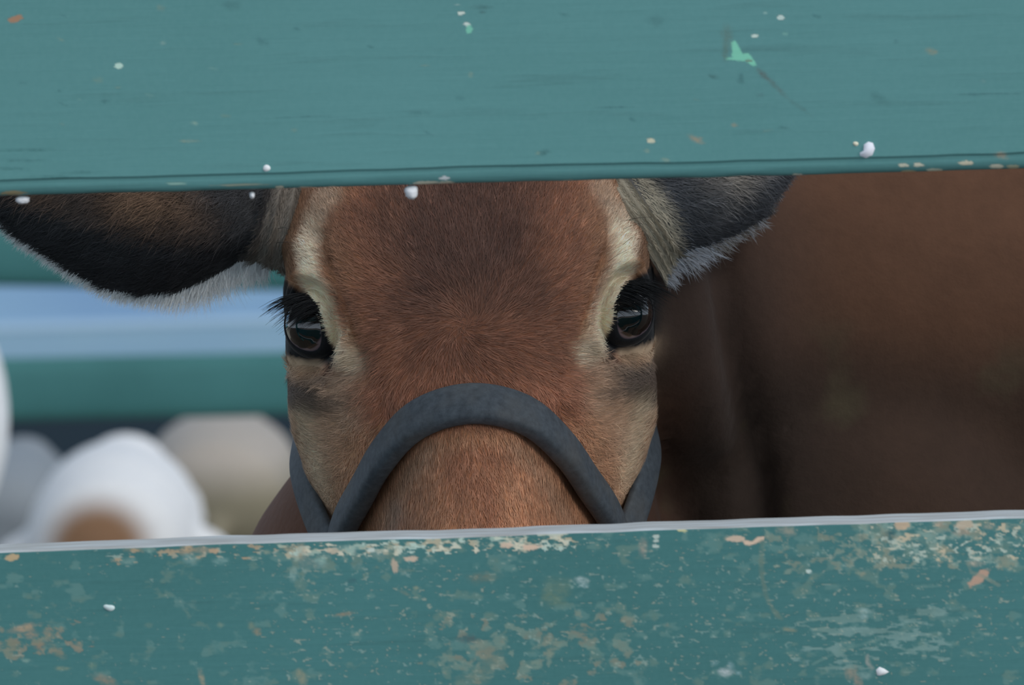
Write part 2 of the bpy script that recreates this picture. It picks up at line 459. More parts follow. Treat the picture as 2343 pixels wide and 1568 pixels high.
SOFT = .16
low = [
    blob(27, 1276, 12, 7, (208, 180, 140), -10), blob(250, 1391, 13, 9, (206, 224, 226), 15, None, .0008), blob(1160, 1248, 13, 6, PCH), poly([(1193, 1250), (1205, 1246), (1222, 1247), (1240, 1248), (1228, 1256), (1213, 1261), (1200, 1258)], PCH, .0006),
    blob(942, 1279, 13, 5, PCH), blob(903, 1294, 6, 13, (200, 180, 160), -8), blob(850, 1259, 7, 4, (206, 220, 212)), poly([(1226, 1221), (1262, 1219), (1296, 1219), (1300, 1223), (1262, 1226), (1230, 1226)], (196, 204, 190)),
    blob(1330, 1328, 15, 6, (186, 206, 206), 5, GL), blob(1336, 1340, 9, 5, (170, 196, 198), 0, GL), blob(1472, 1253, 9, 17, (172, 160, 146), 4, GL), blob(1501, 1228, 6, 4, (196, 210, 202)), blob(1501, 1238, 6, 3.5, (196, 210, 202)), blob(1500, 1250, 6, 4, (200, 214, 206)),
    blob(1560, 1214, 9, 3, (216, 212, 160), 10), blob(1683, 1233, 17, 6, PCH), poly([(1697, 1241), (1705, 1236), (1722, 1238), (1733, 1230), (1750, 1228), (1748, 1237), (1732, 1244), (1712, 1249), (1702, 1247)], PCH, .0007),
    blob(1800, 1215, 19, 11, (168, 164, 148), 5, GL), blob(2063, 1200, 14, 10, (208, 182, 154), 0), blob(2148, 1196, 12, 9, (180, 164, 146), 40, GL), blob(2206, 1200, 17, 8, (204, 188, 166)), blob(2262, 1205, 12, 6, (176, 170, 150), 0, GL), blob(2202, 1218, 17, 7, (184, 160, 140), 0, GL),
    blob(2240, 1322, 22, 9, (204, 166, 144), -38), blob(2230, 1290, 16, 6, (200, 186, 166), 5, GL), blob(1851, 1308, 6, 3.5, (206, 226, 220)), blob(1978, 1398, 12, 5, (158, 192, 192), 15, GL), blob(1975, 1411, 9, 5, (150, 184, 186), 0, GL),
    poly([(2003, 1533), (2012, 1525), (2024, 1530), (2036, 1538), (2024, 1545), (2012, 1548), (2006, 1547)], (230, 234, 238), .001), blob(1660, 1538, 15, 8, (214, 222, 226), 0, GL), blob(1672, 1522, 8, 6, (160, 190, 196), 40, GL), blob(1636, 1518, 8, 5, (150, 184, 188), 0, GL), blob(1690, 1540, 6, 4, (150, 184, 188), 0, GL),
    blob(1948, 1540, 10, 14, (176, 160, 140), 20, GL), blob(1962, 1558, 8, 14, (170, 150, 132), -30, GL), blob(1805, 1441, 14, 4, (160, 156, 128), 10, GL), blob(1980, 1545, 14, 9, (150, 180, 176), 0, GL), blob(1988, 1518, 5, 14, (150, 160, 150), -20, GL),
    blob(52, 1437, 28, 7, (196, 164, 134), -12, GL), blob(70, 1452, 14, 9, (176, 150, 126), 0, GL), blob(110, 1450, 12, 6, (168, 150, 124), 10, GL), blob(90, 1478, 12, 8, (160, 136, 112), 0, GL), blob(30, 1478, 16, 12, (130, 136, 116), 0, GL), blob(130, 1490, 20, 8, (140, 140, 120), 40, GL), blob(180, 1476, 8, 7, (176, 156, 128), 0, GL),
    blob(588, 1446, 8, 7, (190, 152, 112), 30, GL), blob(575, 1432, 7, 8, (140, 150, 128), -30, GL), blob(790, 1405, 20, 4, (166, 142, 116), -10, GL), blob(1070, 1462, 20, 9, (88, 100, 102), 5, GL), blob(1105, 1322, 30, 11, (112, 124, 112), -5, GL), blob(1272, 1355, 30, 24, (110, 136, 118), -30, GL), blob(1270, 1376, 24, 10, (112, 136, 116), 20, GL),
    blob(1125, 1506, 26, 18, (128, 140, 126), 10, GL), blob(1090, 1548, 40, 18, (116, 138, 126), -30, GL), blob(240, 1556, 24, 9, (176, 148, 122), 20, GL), blob(462, 1554, 6, 16, (190, 170, 140), -15, GL), blob(690, 1552, 9, 16, (170, 160, 130), -15, GL), blob(1250, 1466, 10, 10, (150, 148, 128), 0, GL), blob(1260, 1492, 8, 12, (136, 146, 128), 10, GL), blob(1030, 1500, 6, 20, (120, 144, 132), 0, GL),
    blob(58, 1512, 8, 4, (150, 180, 168), 0, GL), blob(142, 1530, 14, 4, (150, 160, 132), 0, GL), blob(212, 1522, 10, 7, (124, 150, 132), 0, GL), blob(806, 1330, 8, 6, (60, 96, 106), 0, GL), blob(2036, 1226, 10, 12, (62, 92, 96), 0, GL), blob(505, 1430, 7, 6, (136, 158, 140), 0, GL), blob(953, 1346, 7, 4, (170, 170, 140), 0, GL), blob(925, 1357, 12, 4, (130, 140, 124), 25, GL),
    blob(430, 1262, 18, 7, (196, 166, 132), -12, GL), blob(465, 1259, 13, 7, (204, 176, 146), 0, GL), blob(490, 1261, 9, 5, (200, 170, 140)), blob(343, 1260, 9, 5, (160, 190, 180), 0, GL), blob(295, 1285, 14, 8, (150, 180, 172), 0, GL), blob(305, 1258, 20, 5, (160, 150, 124), 0, GL), blob(505, 1284, 16, 7, (150, 186, 182), 0, GL), blob(435, 1280, 16, 10, (136, 172, 170), 20, GL),
    blob(690, 1262, 11, 18, (172, 158, 134), 0, GL), blob(665, 1255, 16, 5, (170, 156, 130), 0, GL), blob(700, 1285, 22, 14, (126, 148, 142), 0, GL), blob(672, 1312, 8, 14, (150, 180, 174), 20, GL), blob(762, 1260, 12, 6, (206, 192, 170)), blob(735, 1284, 10, 7, (160, 200, 192), 0, GL), blob(610, 1264, 9, 4, (160, 170, 150), 0, GL), blob(800, 1255, 30, 6, (150, 180, 172), 0, GL),
]
low += ribbon([(1744, 1240), (1742, 1280), (1744, 1325), (1752, 1360), (1768, 1395), (1788, 1416)], 6, (112, 134, 122), None)
low += ribbon([(2215, 1290), (2222, 1310), (2250, 1320), (2285, 1340)], 4, (140, 152, 138), None)
low += ribbon([(1860, 1520), (1900, 1500), (1960, 1478), (2020, 1462)], 4, (112, 150, 144), None)
low += ribbon([(1986, 1500), (1984, 1518), (1998, 1530)], 4, (160, 166, 160), None)
def region(X, Y, x0, x1, y0, y1, f=40):
    return sstep(x0 - f, x0 + f, X) * sstep(x1 + f, x1 - f, X) * sstep(y0 - f * .5, y0 + f * .5, Y) * sstep(y1 + f * .5, y1 - f * .5, Y)
def cloud(seed, sx_, sy_, thr, soft, cols, where, amount):
    def fn_(X, Y):
        n_ = fbm(X / sx_ + .35 * fbm(X / 30, Y / 30, seed + 20), Y / sy_, seed, 5)
        w_ = where(X, Y - ylo(X))
        cov = sstep(thr - soft, thr + soft, n_ - .55 * (1 - w_)) * amount * (w_ > .02)
        t = sstep(-.35, .35, fbm(X / 45, Y / 30, seed + 40))[:, None]
        return cov, np.array(lin(cols[0])) * (1 - t) + np.array(lin(cols[1])) * t
    return fn_
CLOUDS = [
    cloud(1, 34, 22, .16, .22, ((128, 150, 134), (120, 158, 152)), lambda X, d: .55 + .45 * region(X, d, 1700, 2400, -10, 120, 120), .38),
    cloud(2, 20, 9, .10, .12, ((196, 186, 160), (170, 196, 184)), lambda X, d: region(X, d, 640, 1340, 2, 34, 24), .85),
    cloud(3, 16, 7, .20, .08, ((224, 218, 196), (190, 214, 204)), lambda X, d: region(X, d, 660, 1330, 4, 40, 16), .9),
    cloud(4, 26, 18, .12, .18, ((160, 160, 138), (150, 178, 168)), lambda X, d: region(X, d, 1960, 2350, 4, 110, 40), .6),
    cloud(5, 15, 8, .28, .10, ((210, 196, 168), (190, 206, 194)), lambda X, d: region(X, d, 1990, 2350, 4, 95, 24), .85),
    cloud(6, 40, 11, .12, .14, ((140, 172, 168), (126, 158, 152)), lambda X, d: region(X, d, 1840, 2160, 200, 330, 40), .6),
    cloud(7, 22, 16, .20, .16, ((164, 146, 124), (150, 150, 128)), lambda X, d: region(X, d, -40, 190, 165, 250, 30), .6),
    cloud(8, 30, 22, .12, .14, ((156, 146, 124), (138, 158, 144)), lambda X, d: region(X, d, 1000, 1480, 190, 330, 60), .55),
    cloud(9, 18, 9, .22, .10, ((190, 166, 136), (160, 186, 178)), lambda X, d: region(X, d, 230, 640, 0, 34, 20), .8),
    cloud(10, 24, 16, .16, .12, ((150, 166, 150), (150, 150, 130)), lambda X, d: region(X, d, 1750, 2000, 20, 110, 40), .5),
    cloud(11, 12, 6, .50, .10, ((180, 184, 166), (150, 180, 174)), lambda X, d: .62 + .38 * region(X, d, 600, 2400, 0, 340, 100), .5),
    cloud(12, 28, 30, .14, .14, ((120, 140, 124), (140, 166, 160)), lambda X, d: region(X, d, 660, 960, 20, 90, 40), .5),
]
fence = empty('board_fence', (0, YF + TH, 0))
tag(fence, 'near fence of two wide green painted boards that the cow looks between', 'fence')
def zline(pa, pb):
    a, b = on_plane(*pa, YF), on_plane(*pb, YF)
    k = (b.z - a.z) / (b.x - a.x)
    return a.z + k * (XL - a.x), a.z + k * (XR - a.x)
# objects are parented after building in world space
def adopt(child, parent):
    child.parent = parent
    child.matrix_parent_inverse = Matrix.Translation(-parent.location)
zl, zr = zline((0, 450), (W, 387))
bu = board('board', zl, zr, .24, .006, .004, [M_PAINT_UP, M_PAINT_UP, M_FLAKE], up, None, (0, .1))
adopt(bu, fence); bu['label'] = 'upper board, smooth blue-green paint with a few white spots'
HL = .2
zl2, zr2 = zline((0, 1261), (W, 1183))
bl = board('board', zl2 - HL, zr2 - HL, HL, .004, .0012, [M_PAINT_LOW, M_TOP, M_FLAKE], low, None, (HL - .086, HL), CLOUDS)
adopt(bl, fence); bl['label'] = 'lower board, chipped darker green paint with pale worn top edge'
b3 = board('board', zl2 - HL - .17 - .2, zr2 - HL - .17 - .2, .2, .004, .0012, [M_PAINT_LOW, M_TOP, M_FLAKE], [], None)
adopt(b3, fence)
for sx_ in (-.78, .78):
    pm = box_mesh('post', (sx_ - .05, YF + TH, 0), (sx_ + .05, YF + TH + .1, 1.6))
    po = link('post', pm, [M_POST]); adopt(po, fence)
# a nail-less fence still carries two old droppings hanging under its upper board
def drip(px, py, rx, ry, name='paint_drip'):
    c = on_plane(px, py, YF + .008)
    me = bpy.data.meshes.new(name); bm = bmesh.new()
    bmesh.ops.create_uvsphere(bm, u_segments=20, v_segments=12, radius=1)
    for v in bm.verts:
        k = 1 + .18 * noise.noise(v.co * 2.3 + Vector((px, 0, 0)))
        wide = 1 + .55 * max(0, v.co.z) ** 2
        v.co = Vector((c.x + v.co.x * rx / 4840 * k * wide, c.y + v.co.y * .004 * k, c.z + v.co.z * ry / 4840 * k))
    for f in bm.faces: f.smooth = True
    bm.to_mesh(me); bm.free()
    o = link(name, me, [M_DROP]); adopt(o, fence); return o
M_DROP = simple('white_droppings', lin((226, 230, 236)), .6)
drip(52, 458, 16, 9); drip(941, 440, 15, 16); drip(577, 447, 6, 8)

# ------------------------------------------------------------------ cow: head
T = R(38)
TILT = R(.5)
t0 = -fwd
hx = r0 * math.cos(TILT) + u0 * math.sin(TILT)
hu = u0 * math.cos(TILT) - r0 * math.sin(TILT)
hv = hu * math.cos(T) - t0 * math.sin(T)
hn = hu * math.sin(T) + t0 * math.cos(T)
HX, HV, HN, OO = (np.array(v) for v in (hx, hv, hn, O))
cT, sT = math.cos(T), math.sin(T)

def h2w(a):                                # head frame (x, v, n) -> world
    a = np.asarray(a, float); return OO + a[..., :1] * HX + a[..., 1:2] * HV + a[..., 2:3] * HN

def w2h(p):
    d = np.asarray(p, float) - OO
    return np.stack([d @ HX, d @ HV, d @ HN], -1)

# stations along the face: v, then half a cross-section (x, n) from the middle of the face round to the middle of the back
ST = [
    (.215, [(0, -.10), (.015, -.10), (.03, -.105), (.04, -.115), (.042, -.125), (.04, -.135), (.03, -.145), (.015, -.15), (0, -.15)]),
    (.19, [(0, -.045), (.025, -.047), (.045, -.058), (.06, -.08), (.063, -.1), (.06, -.125), (.048, -.15), (.025, -.165), (0, -.17)]),
    (.15, [(0, -.012), (.035, -.014), (.06, -.026), (.084, -.055), (.089, -.08), (.086, -.11), (.066, -.145), (.035, -.165), (0, -.17)]),
    (.11, [(0, -.002), (.04, -.004), (.068, -.014), (.091, -.04), (.0965, -.07), (.0935, -.11), (.07, -.145), (.04, -.165), (0, -.17)]),
    (.07, [(0, .0), (.04, .0), (.07, -.009), (.09, -.032), (.0962, -.06), (.0935, -.105), (.072, -.15), (.04, -.17), (0, -.175)]),
    (.035, [(0, .0), (.04, -.001), (.068, -.009), (.088, -.03), (.0945, -.058), (.093, -.1), (.075, -.155), (.04, -.178), (0, -.183)]),
    (.0, [(0, -.002), (.035, -.004), (.06, -.016), (.08, -.038), (.091, -.068), (.0915, -.105), (.076, -.16), (.042, -.185), (0, -.192)]),
    (-.025, [(0, -.004), (.03, -.009), (.05, -.027), (.066, -.055), (.0775, -.084), (.0800, -.115), (.073, -.165), (.042, -.19), (0, -.198)]),
    (-.05, [(0, -.006), (.024, -.015), (.041, -.04), (.0525, -.068), (.0635, -.097), (.0675, -.125), (.063, -.165), (.038, -.187), (0, -.195)]),
    (-.09, [(0, -.008), (.021, -.018), (.036, -.042), (.047, -.068), (.055, -.096), (.058, -.12), (.053, -.155), (.035, -.172), (0, -.18)]),
    (-.15, [(0, -.01), (.022, -.015), (.037, -.033), (.048, -.057), (.057, -.085), (.06, -.108), (.053, -.135), (.03, -.15), (0, -.156)]),
    (-.20, [(0, -.015), (.028, -.018), (.048, -.031), (.061, -.054), (.066, -.08), (.063, -.105), (.051, -.127), (.03, -.138), (0, -.142)]),
    (-.235, [(0, -.027), (.03, -.029), (.049, -.04), (.06, -.06), (.063, -.082), (.059, -.102), (.046, -.12), (.026, -.129), (0, -.132)]),
    (-.255, [(0, -.045), (.024, -.047), (.038, -.054), (.046, -.068), (.048, -.082), (.045, -.097), (.036, -.108), (.02, -.114), (0, -.116)]),
    (-.263, [(0, -.065), (.01, -.066), (.016, -.07), (.02, -.076), (.021, -.082), (.02, -.088), (.016, -.094), (.01, -.098), (0, -.099)]),
]
def crom(p0, p1, p2, p3, t):
    return .5 * ((2 * p1) + (-p0 + p2) * t + (2 * p0 - 5 * p1 + 4 * p2 - p3) * t * t + (-p0 + 3 * p1 - 3 * p2 + p3) * t ** 3)

SV = np.array([s[0] for s in ST]); SP = np.array([s[1] for s in ST])    # (ns, 9, 2)
def section(v, m=64):
    """half cross-section at v, m+1 points"""
    i = int(np.clip(np.searchsorted(-SV, -v) - 1, 0, len(SV) - 2))
    t = (SV[i] - v) / (SV[i] - SV[i + 1])
    g = lambda k: SP[int(np.clip(k, 0, len(SV) - 1))]
    sec = crom(g(i - 1), g(i), g(i + 1), g(i + 2), t)
    # mirror ends so that the outline stays smooth over the middle
    ext = np.vstack([[-sec[1][0], sec[1][1]], sec, [-sec[-2][0], sec[-2][1]]])
    out = []
    for j in range(m + 1):
        q = j / m * 8; k = min(int(q), 7); f_ = q - k
        out.append(crom(ext[k], ext[k + 1], ext[k + 2], ext[k + 3], f_))
    return np.array(out)

NV, NM = 330, 120
vs = np.linspace(SV[0], SV[-1], NV)
co_h, faces = [], []
ringn = 2 * NM
for v in vs:
    s_ = section(v, NM)
    ring = np.vstack([s_[:-1], np.stack([-s_[:0:-1, 0], s_[:0:-1, 1]], -1)])
    co_h.append(np.column_stack([ring[:, 0], np.full(ringn, v), ring[:, 1]]))
co_h = np.vstack(co_h)
for i in range(NV - 1):
    for j in range(ringn):
        k = (j + 1) % ringn
        faces.append((i * ringn + j, i * ringn + k, (i + 1) * ringn + k, (i + 1) * ringn + j))
faces.append(tuple(reversed(range(ringn)))); faces.append(tuple((NV - 1) * ringn + j for j in range(ringn)))

# sculpting: x is mirrored
EYE_X, EYE_S, EYE_N, ER = .0785, .0024, -.0405, .0167
EYE_V = (EYE_S - EYE_N * sT) / cT
def face_xy(ch):
    """(|x|, y down) in 1/4500 m, seen straight at the face"""
    return ch[:, 0] * 4500, -(ch[:, 1] * cT + ch[:, 2] * sT) * 4500

def sculpt(ch, nh):
    X, Y = face_xy(ch); A = np.abs(X)
    front = sstep(-.14, -.10, ch[:, 2])
    d = np.zeros(len(ch))
    g = lambda pts, w: np.exp(-(seg_d(A, Y, pts) / w) ** 2)
    d -= .0030 * g([(345, -215), (310, -110), (282, -25), (255, 40)], 16)          # crease inside the brow
    d -= .0016 * g([(318, -150), (285, -60), (262, 20)], 10)
    d += .0034 * g([(390, -190), (365, -120), (335, -60), (305, 0), (280, 50)], 34)  # brow ridge
    d -= .0024 * g([(255, 60), (235, 95), (215, 135), (207, 190), (215, 250)], 18)   # tear groove
    d -= .0020 * g([(330, 95), (380, 100), (425, 92)], 10)                           # fold under the eye
    d += .0022 * g([(330, 160), (385, 165)], 45)
    d -= .0016 * g([(470, -300), (478, -200), (455, -120)], 9)                       # skin folds at the ear's root
    d -= .0014 * g([(440, -300), (446, -200), (430, -120)], 8)
    d += .0010 * g([(200, -30), (195, 40), (210, 100)], 22)
    d += .0016 * g([(240, -60), (225, 30)], 20)
    ph = np.array([noise.noise(Vector((x * .018, y * .012, 3))) for x, y in zip(X, Y)])
    d += .0012 * ph
    return ch + nh * (d * front)[:, None]

me0 = mesh_np('tmp', co_h, faces); nh = get_no(me0)
if (nh[:, 2] * (co_h[:, 2] + .09)).sum() < 0:           # faces must look outwards
    faces = [f[::-1] for f in faces]; nh = -nh
co_h = sculpt(co_h, nh)
EE = {}
for sgn in (-1, 1):
    C = np.array([sgn * EYE_X, EYE_V, EYE_N])
    # outward axis of the eye: given straight at the face as right / up / towards the viewer
    ax = np.array([sgn * .56, .02, .83]); ax /= np.linalg.norm(ax)
    def cam2h(a):       # (right, up, towards) -> (x, v, n)
        return np.array([a[0], a[1] * cT - a[2] * sT, a[1] * sT + a[2] * cT])
    E = cam2h(ax)
    dia = cam2h(np.array([-sgn * .45, -.89, .0])); L = dia - E * (dia @ E); L /= np.linalg.norm(L)     # towards the inner corner
    M = np.cross(E, L); upv = cam2h(np.array([sgn * .3, 1, 0]))
    if M @ upv < 0: M = -M
    EE[sgn] = (C, E, L, M)
    rel = co_h - C; hgt = rel @ E; lat = np.linalg.norm(rel - hgt[:, None] * E, axis=1)
    cap = np.interp(lat / ER, [0, 1.0, 1.25, 1.6, 2.2, 3.0], [-.4, -.35, .28, .85, 1.42, 2.3]) * ER
    over = np.maximum(hgt - cap, 0) * (hgt > -.03) * (lat < 3.0 * ER)
    co_h = co_h - E[None, :] * over[:, None]
bpy.data.meshes.remove(me0)
head_w = h2w(co_h)
head_me = mesh_np('head', head_w, faces)
bvh = BVHTree.FromPolygons([tuple(c) for c in head_w], faces)

# ------------------------------------------------------------------ cow: coat colours
def mixv(a, b, w): return a * (1 - w)[:, None] + np.asarray(b)[None, :] * w[:, None]
EYE_PATCH = [(500, -118), (445, -112), (412, -104), (376, -86), (352, -42), (334, 0), (310, 53), (298, 86), (316, 86), (350, 75), (390, 71), (420, 62), (500, 40)]
def coat(ch, seed=0):
    """colour of the coat, by place on the face"""
    X, Y = face_xy(ch); A = np.abs(X); n = len(X)
    nz = np.array([noise.noise(Vector((x * .012, y * .012, 1.7))) for x, y in zip(X, Y)])
    nz2 = np.array([noise.noise(Vector((x * .05, y * .05, 5.1))) for x, y in zip(X, Y)])
    c = np.tile(np.array(lin((158, 102, 74))), (n, 1))
    # darker red-brown blaze down the forehead
    w = sstep(300, 60, A + nz * 60) * sstep(160, -160, Y + nz * 40)
    c = mixv(c, lin((98, 68, 58)), w * .9)
    c = mixv(c, lin((186, 120, 88)), sstep(60, 160, Y) * sstep(40, 130, A) * .75)
    c = mixv(c, lin((132, 84, 62)), sstep(230, 60, A) * sstep(-40, 60, Y) * sstep(180, 60, Y) * .7)
    # paler sides of the forehead
    w = sstep(230, 330, A + nz * 40) * sstep(40, -80, Y)
    c = mixv(c, lin((168, 120, 86)), w * .8)
    w = sstep(392, 405, A + nz * 8) * sstep(-60, -120, Y)
    c = mixv(c, lin((152, 114, 86)), w * .8)
    w = sstep(432, 446, A + nz * 10) * sstep(-40, -100, Y)
    c = mixv(c, lin((160, 152, 140)), w * .9)
    c = mixv(c, lin((104, 100, 96)), np.exp(-(seg_d(A, Y, [(465, -310), (472, -200), (450, -130)]) / 12) ** 2) * .5)
    # pale stripe over each eye
    d = seg_d(A, Y, [(318, -300), (352, -245), (368, -180), (356, -110), (335, -60), (306, 5), (284, 45), (268, 80)])
    ww = 31 + 12 * nz
    k = sstep(-290, -165, Y) * .75 + .25
    c = mixv(c, lin((255, 231, 200)), sstep(ww + 16, ww - 18, d) * k)
    c = mixv(c, lin((176, 122, 78)), np.exp(-((A - 262) / 24) ** 2 - ((Y - 22) / 50) ** 2) * .7)
    c = mixv(c, lin((188, 164, 132)), np.exp(-((A - 268) / 34) ** 2 - ((Y - 80) / 34) ** 2) * .85)
    # cheek: tan, with a sooty patch under the eye
    w = sstep(215, 290, A + nz * 25) * sstep(70, 120, Y)
    c = mixv(c, lin((190, 162, 134)), sstep(330, 350, A) * sstep(-40, 0, Y) * sstep(140, 90, Y))
    c = mixv(c, lin((200, 158, 126)), w)
    d = np.hypot((A - 385) / 1.0, (Y - 150) / .85)
    c = mixv(c, lin((64, 60, 58)), sstep(92, 36, d + nz * 55 + nz2 * 14) * .82)
    c = mixv(c, lin((92, 84, 78)), np.exp(-((A - 320) / 46) ** 2 - ((Y - 175) / 22) ** 2) * .5)
    c = mixv(c, lin((150, 126, 106)), np.exp(-((A - 350) / 70) ** 2 - ((Y - 108) / 14) ** 2) * .7)
    d = seg_d(A, Y, [(385, 215), (372, 290), (345, 380), (330, 450)])
    c = mixv(c, lin((226, 200, 166)), np.exp(-(d / 30) ** 2) * .8)
    # bridge of the nose, below the strap
    w = sstep(200, 255, Y) * sstep(330, 250, A + (Y - 230) * -.3)
    c = mixv(c, lin((204, 146, 106)), w * .8)
    w = np.exp(-((X - 5 + nz * 60) / 75) ** 2) * sstep(240, 290, Y)
    c = mixv(c, lin((152, 94, 68)), w * .7)
    d = seg_d(X, Y, [(-180, 400), (-190, 460), (-215, 520)])
    c = mixv(c, lin((186, 160, 146)), np.exp(-(d / 20) ** 2) * .55)
    d = seg_d(A, Y, [(95, 270), (150, 330), (205, 440)])
    c = mixv(c, lin((184, 150, 122)), np.exp(-(d / 24) ** 2) * .45)
    # black skin round the eye
    k = poly_in(A, Y + nz2 * 5, EYE_PATCH)
    c = mixv(c, lin((27, 28, 31)), k)
    # muzzle, out of sight below the board
    c = mixv(c, lin((50, 46, 46)), sstep(-.19, -.215, ch[:, 1]))
    # throat and back of the head
    c = mixv(c, lin((92, 64, 52)), sstep(-.115, -.15, ch[:, 2]))
    return 1.1 * c * (1 + .10 * nz + .08 * nz2)[:, None]

# ------------------------------------------------------------------ cow: body
def ball_chain(bm, pts, step=.35):
    """overlapping balls along a chain of (point, radius)"""
    for (a, ra), (b, rb) in zip(pts[:-1], pts[1:]):
        a, b = Vector(a), Vector(b); n = max(2, int((b - a).length / (min(ra, rb) * step)) + 1)
        for i in range(n + 1):
            t = i / n; c = a.lerp(b, t); r = ra + (rb - ra) * t
            bmesh.ops.create_icosphere(bm, subdivisions=3, radius=r, matrix=Matrix.Translation(c))

def remeshed(bm, voxel, smooth=12):
    me = bpy.data.meshes.new('raw'); bm.to_mesh(me); bm.free()
    o = bpy.data.objects.new('raw', me); COL.objects.link(o)
    m = o.modifiers.new('r', 'REMESH'); m.mode = 'VOXEL'; m.voxel_size = voxel; m.use_smooth_shade = True
    s_ = o.modifiers.new('s', 'SMOOTH'); s_.iterations = smooth; s_.factor = .5
    dg = bpy.context.evaluated_depsgraph_get(); dg.update()
    out = bpy.data.meshes.new_from_object(o.evaluated_get(dg))
    bpy.data.objects.remove(o); bpy.data.meshes.remove(me)
    return out

bm = bmesh.new()
z = EYE_Z
ball_chain(bm, [((.04, .15, z - .02), .074), ((.14, .27, z - .03), .125), ((.26, .36, z - .07), .19), ((.46, .52, z - .12), .245), ((.8, .72, z - .17), .285), ((1.15, .9, z - .17), .29), ((1.42, 1.03, z - .13), .25), ((1.55, 1.1, z - .15), .19)])
ball_chain(bm, [((.0, .15, z - .10), .082), ((.0, .2, z - .2), .142), ((.06, .28, z - .34), .17), ((.22, .4, z - .44), .2), ((.5, .55, z - .42), .22)])   # throat, dewlap, brisket
ball_chain(bm, [((.20, .25, z - .16), .13), ((.34, .36, z - .28), .18), ((.42, .42, z - .44), .16)])                                               # shoulder
for (x, y, fore) in ((.36, .30, 1), (.24, .56, 1), (1.47, .9, 0), (1.33, 1.18, 0)):
    if fore:
        ball_chain(bm, [((x, y, z - .45), .12), ((x, y + .02, z - .66), .062), ((x, y + .01, z - .74), .055), ((x, y, z - .95), .036), ((x, y, z - 1.02), .045), ((x - .01, y - .02, z - 1.055), .045)])
    else:
        ball_chain(bm, [((x, y, z - .3), .16), ((x - .06, y, z - .5), .11), ((x + .05, y, z - .68), .06), ((x + .06, y, z - .74), .05), ((x + .02, y, z - .96), .037), ((x, y, z - 1.03), .045), ((x - .02, y - .01, z - 1.055), .045)])
ball_chain(bm, [((1.6, 1.13, z + .0), .045), ((1.72, 1.2, z - .1), .03), ((1.73, 1.2, z - .45), .022), ((1.73, 1.2, z - .55), .05), ((1.73, 1.2, z - .68), .02)])   # tail
body_me = remeshed(bm, .007, 25)
bco = get_co(body_me); bno = get_no(body_me)
# skin folds where the neck bends, placed on the near side
def fold(pix, w, depth_amt):
    global bco
    pj = bco - np.array(CAM)
    dz = pj @ np.array(fwd); X = W / 2 + (pj @ np.array(cr)) / dz * F; Y = H / 2 - (pj @ np.array(cu)) / dz * F
    d = seg_d(X, Y, pix)
    face = (bno @ np.array(fwd)) < .2
    bco = bco - bno * (depth_amt * np.exp(-(d / w) ** 2) * face)[:, None]
fold([(1640, 560), (1665, 700), (1700, 880), (1730, 1080), (1740, 1260)], 40, .012)
fold([(1480, 880), (1515, 1010), (1560, 1180), (1600, 1350)], 34, .012)
fold([(1590, 620), (1600, 800), (1640, 1000)], 50, -.005)
set_co(body_me, bco)

# union of head and body so that the skin runs on
ho = bpy.data.objects.new('h', head_me); bo = bpy.data.objects.new('b', body_me)
COL.objects.link(ho); COL.objects.link(bo)
bmod = ho.modifiers.new('u', 'BOOLEAN'); bmod.operation = 'UNION'; bmod.object = bo; bmod.solver = 'EXACT'
dg = bpy.context.evaluated_depsgraph_get(); dg.update()
cow_me = bpy.data.meshes.new_from_object(ho.evaluated_get(dg))
bpy.data.objects.remove(ho); bpy.data.objects.remove(bo)
print('cow mesh', len(cow_me.vertices), len(head_me.vertices), len(body_me.vertices))
cw = get_co(cow_me); ch = w2h(cw)
# which vertices belong to the head surface
hb = BVHTree.FromPolygons([tuple(c) for c in head_w], faces)
is_head = np.array([hb.find_nearest(Vector(c), .0012)[0] is not None for c in cw])
colr = np.zeros((len(cw), 3))
colr[is_head] = coat(ch[is_head])
def body_coat(p):
    q = p * np.array([1, 1, 1])
    nz = np.array([noise.noise(Vector(c) * 9) for c in q]); nz2 = np.array([noise.noise(Vector(c) * 45) for c in q])
    nz3 = np.array([noise.fractal(Vector(c) * 22, 1, 2, 4) for c in q])
    c = np.tile(np.array(lin((104, 72, 54))), (len(p), 1))
    # front of the neck is a little redder, mud cakes the lower shoulder
    c = mixv(c, lin((62, 50, 45)), sstep(.21, .13, p[:, 0] + nz * .02 + (p[:, 2] - EYE_Z) * .25) * .85)      # darker tone on the neck, towards the head
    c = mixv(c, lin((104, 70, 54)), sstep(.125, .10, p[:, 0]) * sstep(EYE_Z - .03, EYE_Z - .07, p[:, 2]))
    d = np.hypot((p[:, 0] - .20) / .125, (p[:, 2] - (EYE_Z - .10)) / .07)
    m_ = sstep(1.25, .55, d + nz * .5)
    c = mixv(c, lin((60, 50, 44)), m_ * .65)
    c = mixv(c, lin((92, 82, 62)), m_ * sstep(.35, .7, nz3) * .7)
    return c * (1 + .16 * nz + .12 * nz2)[:, None]
colr[~is_head] = body_coat(cw[~is_head])
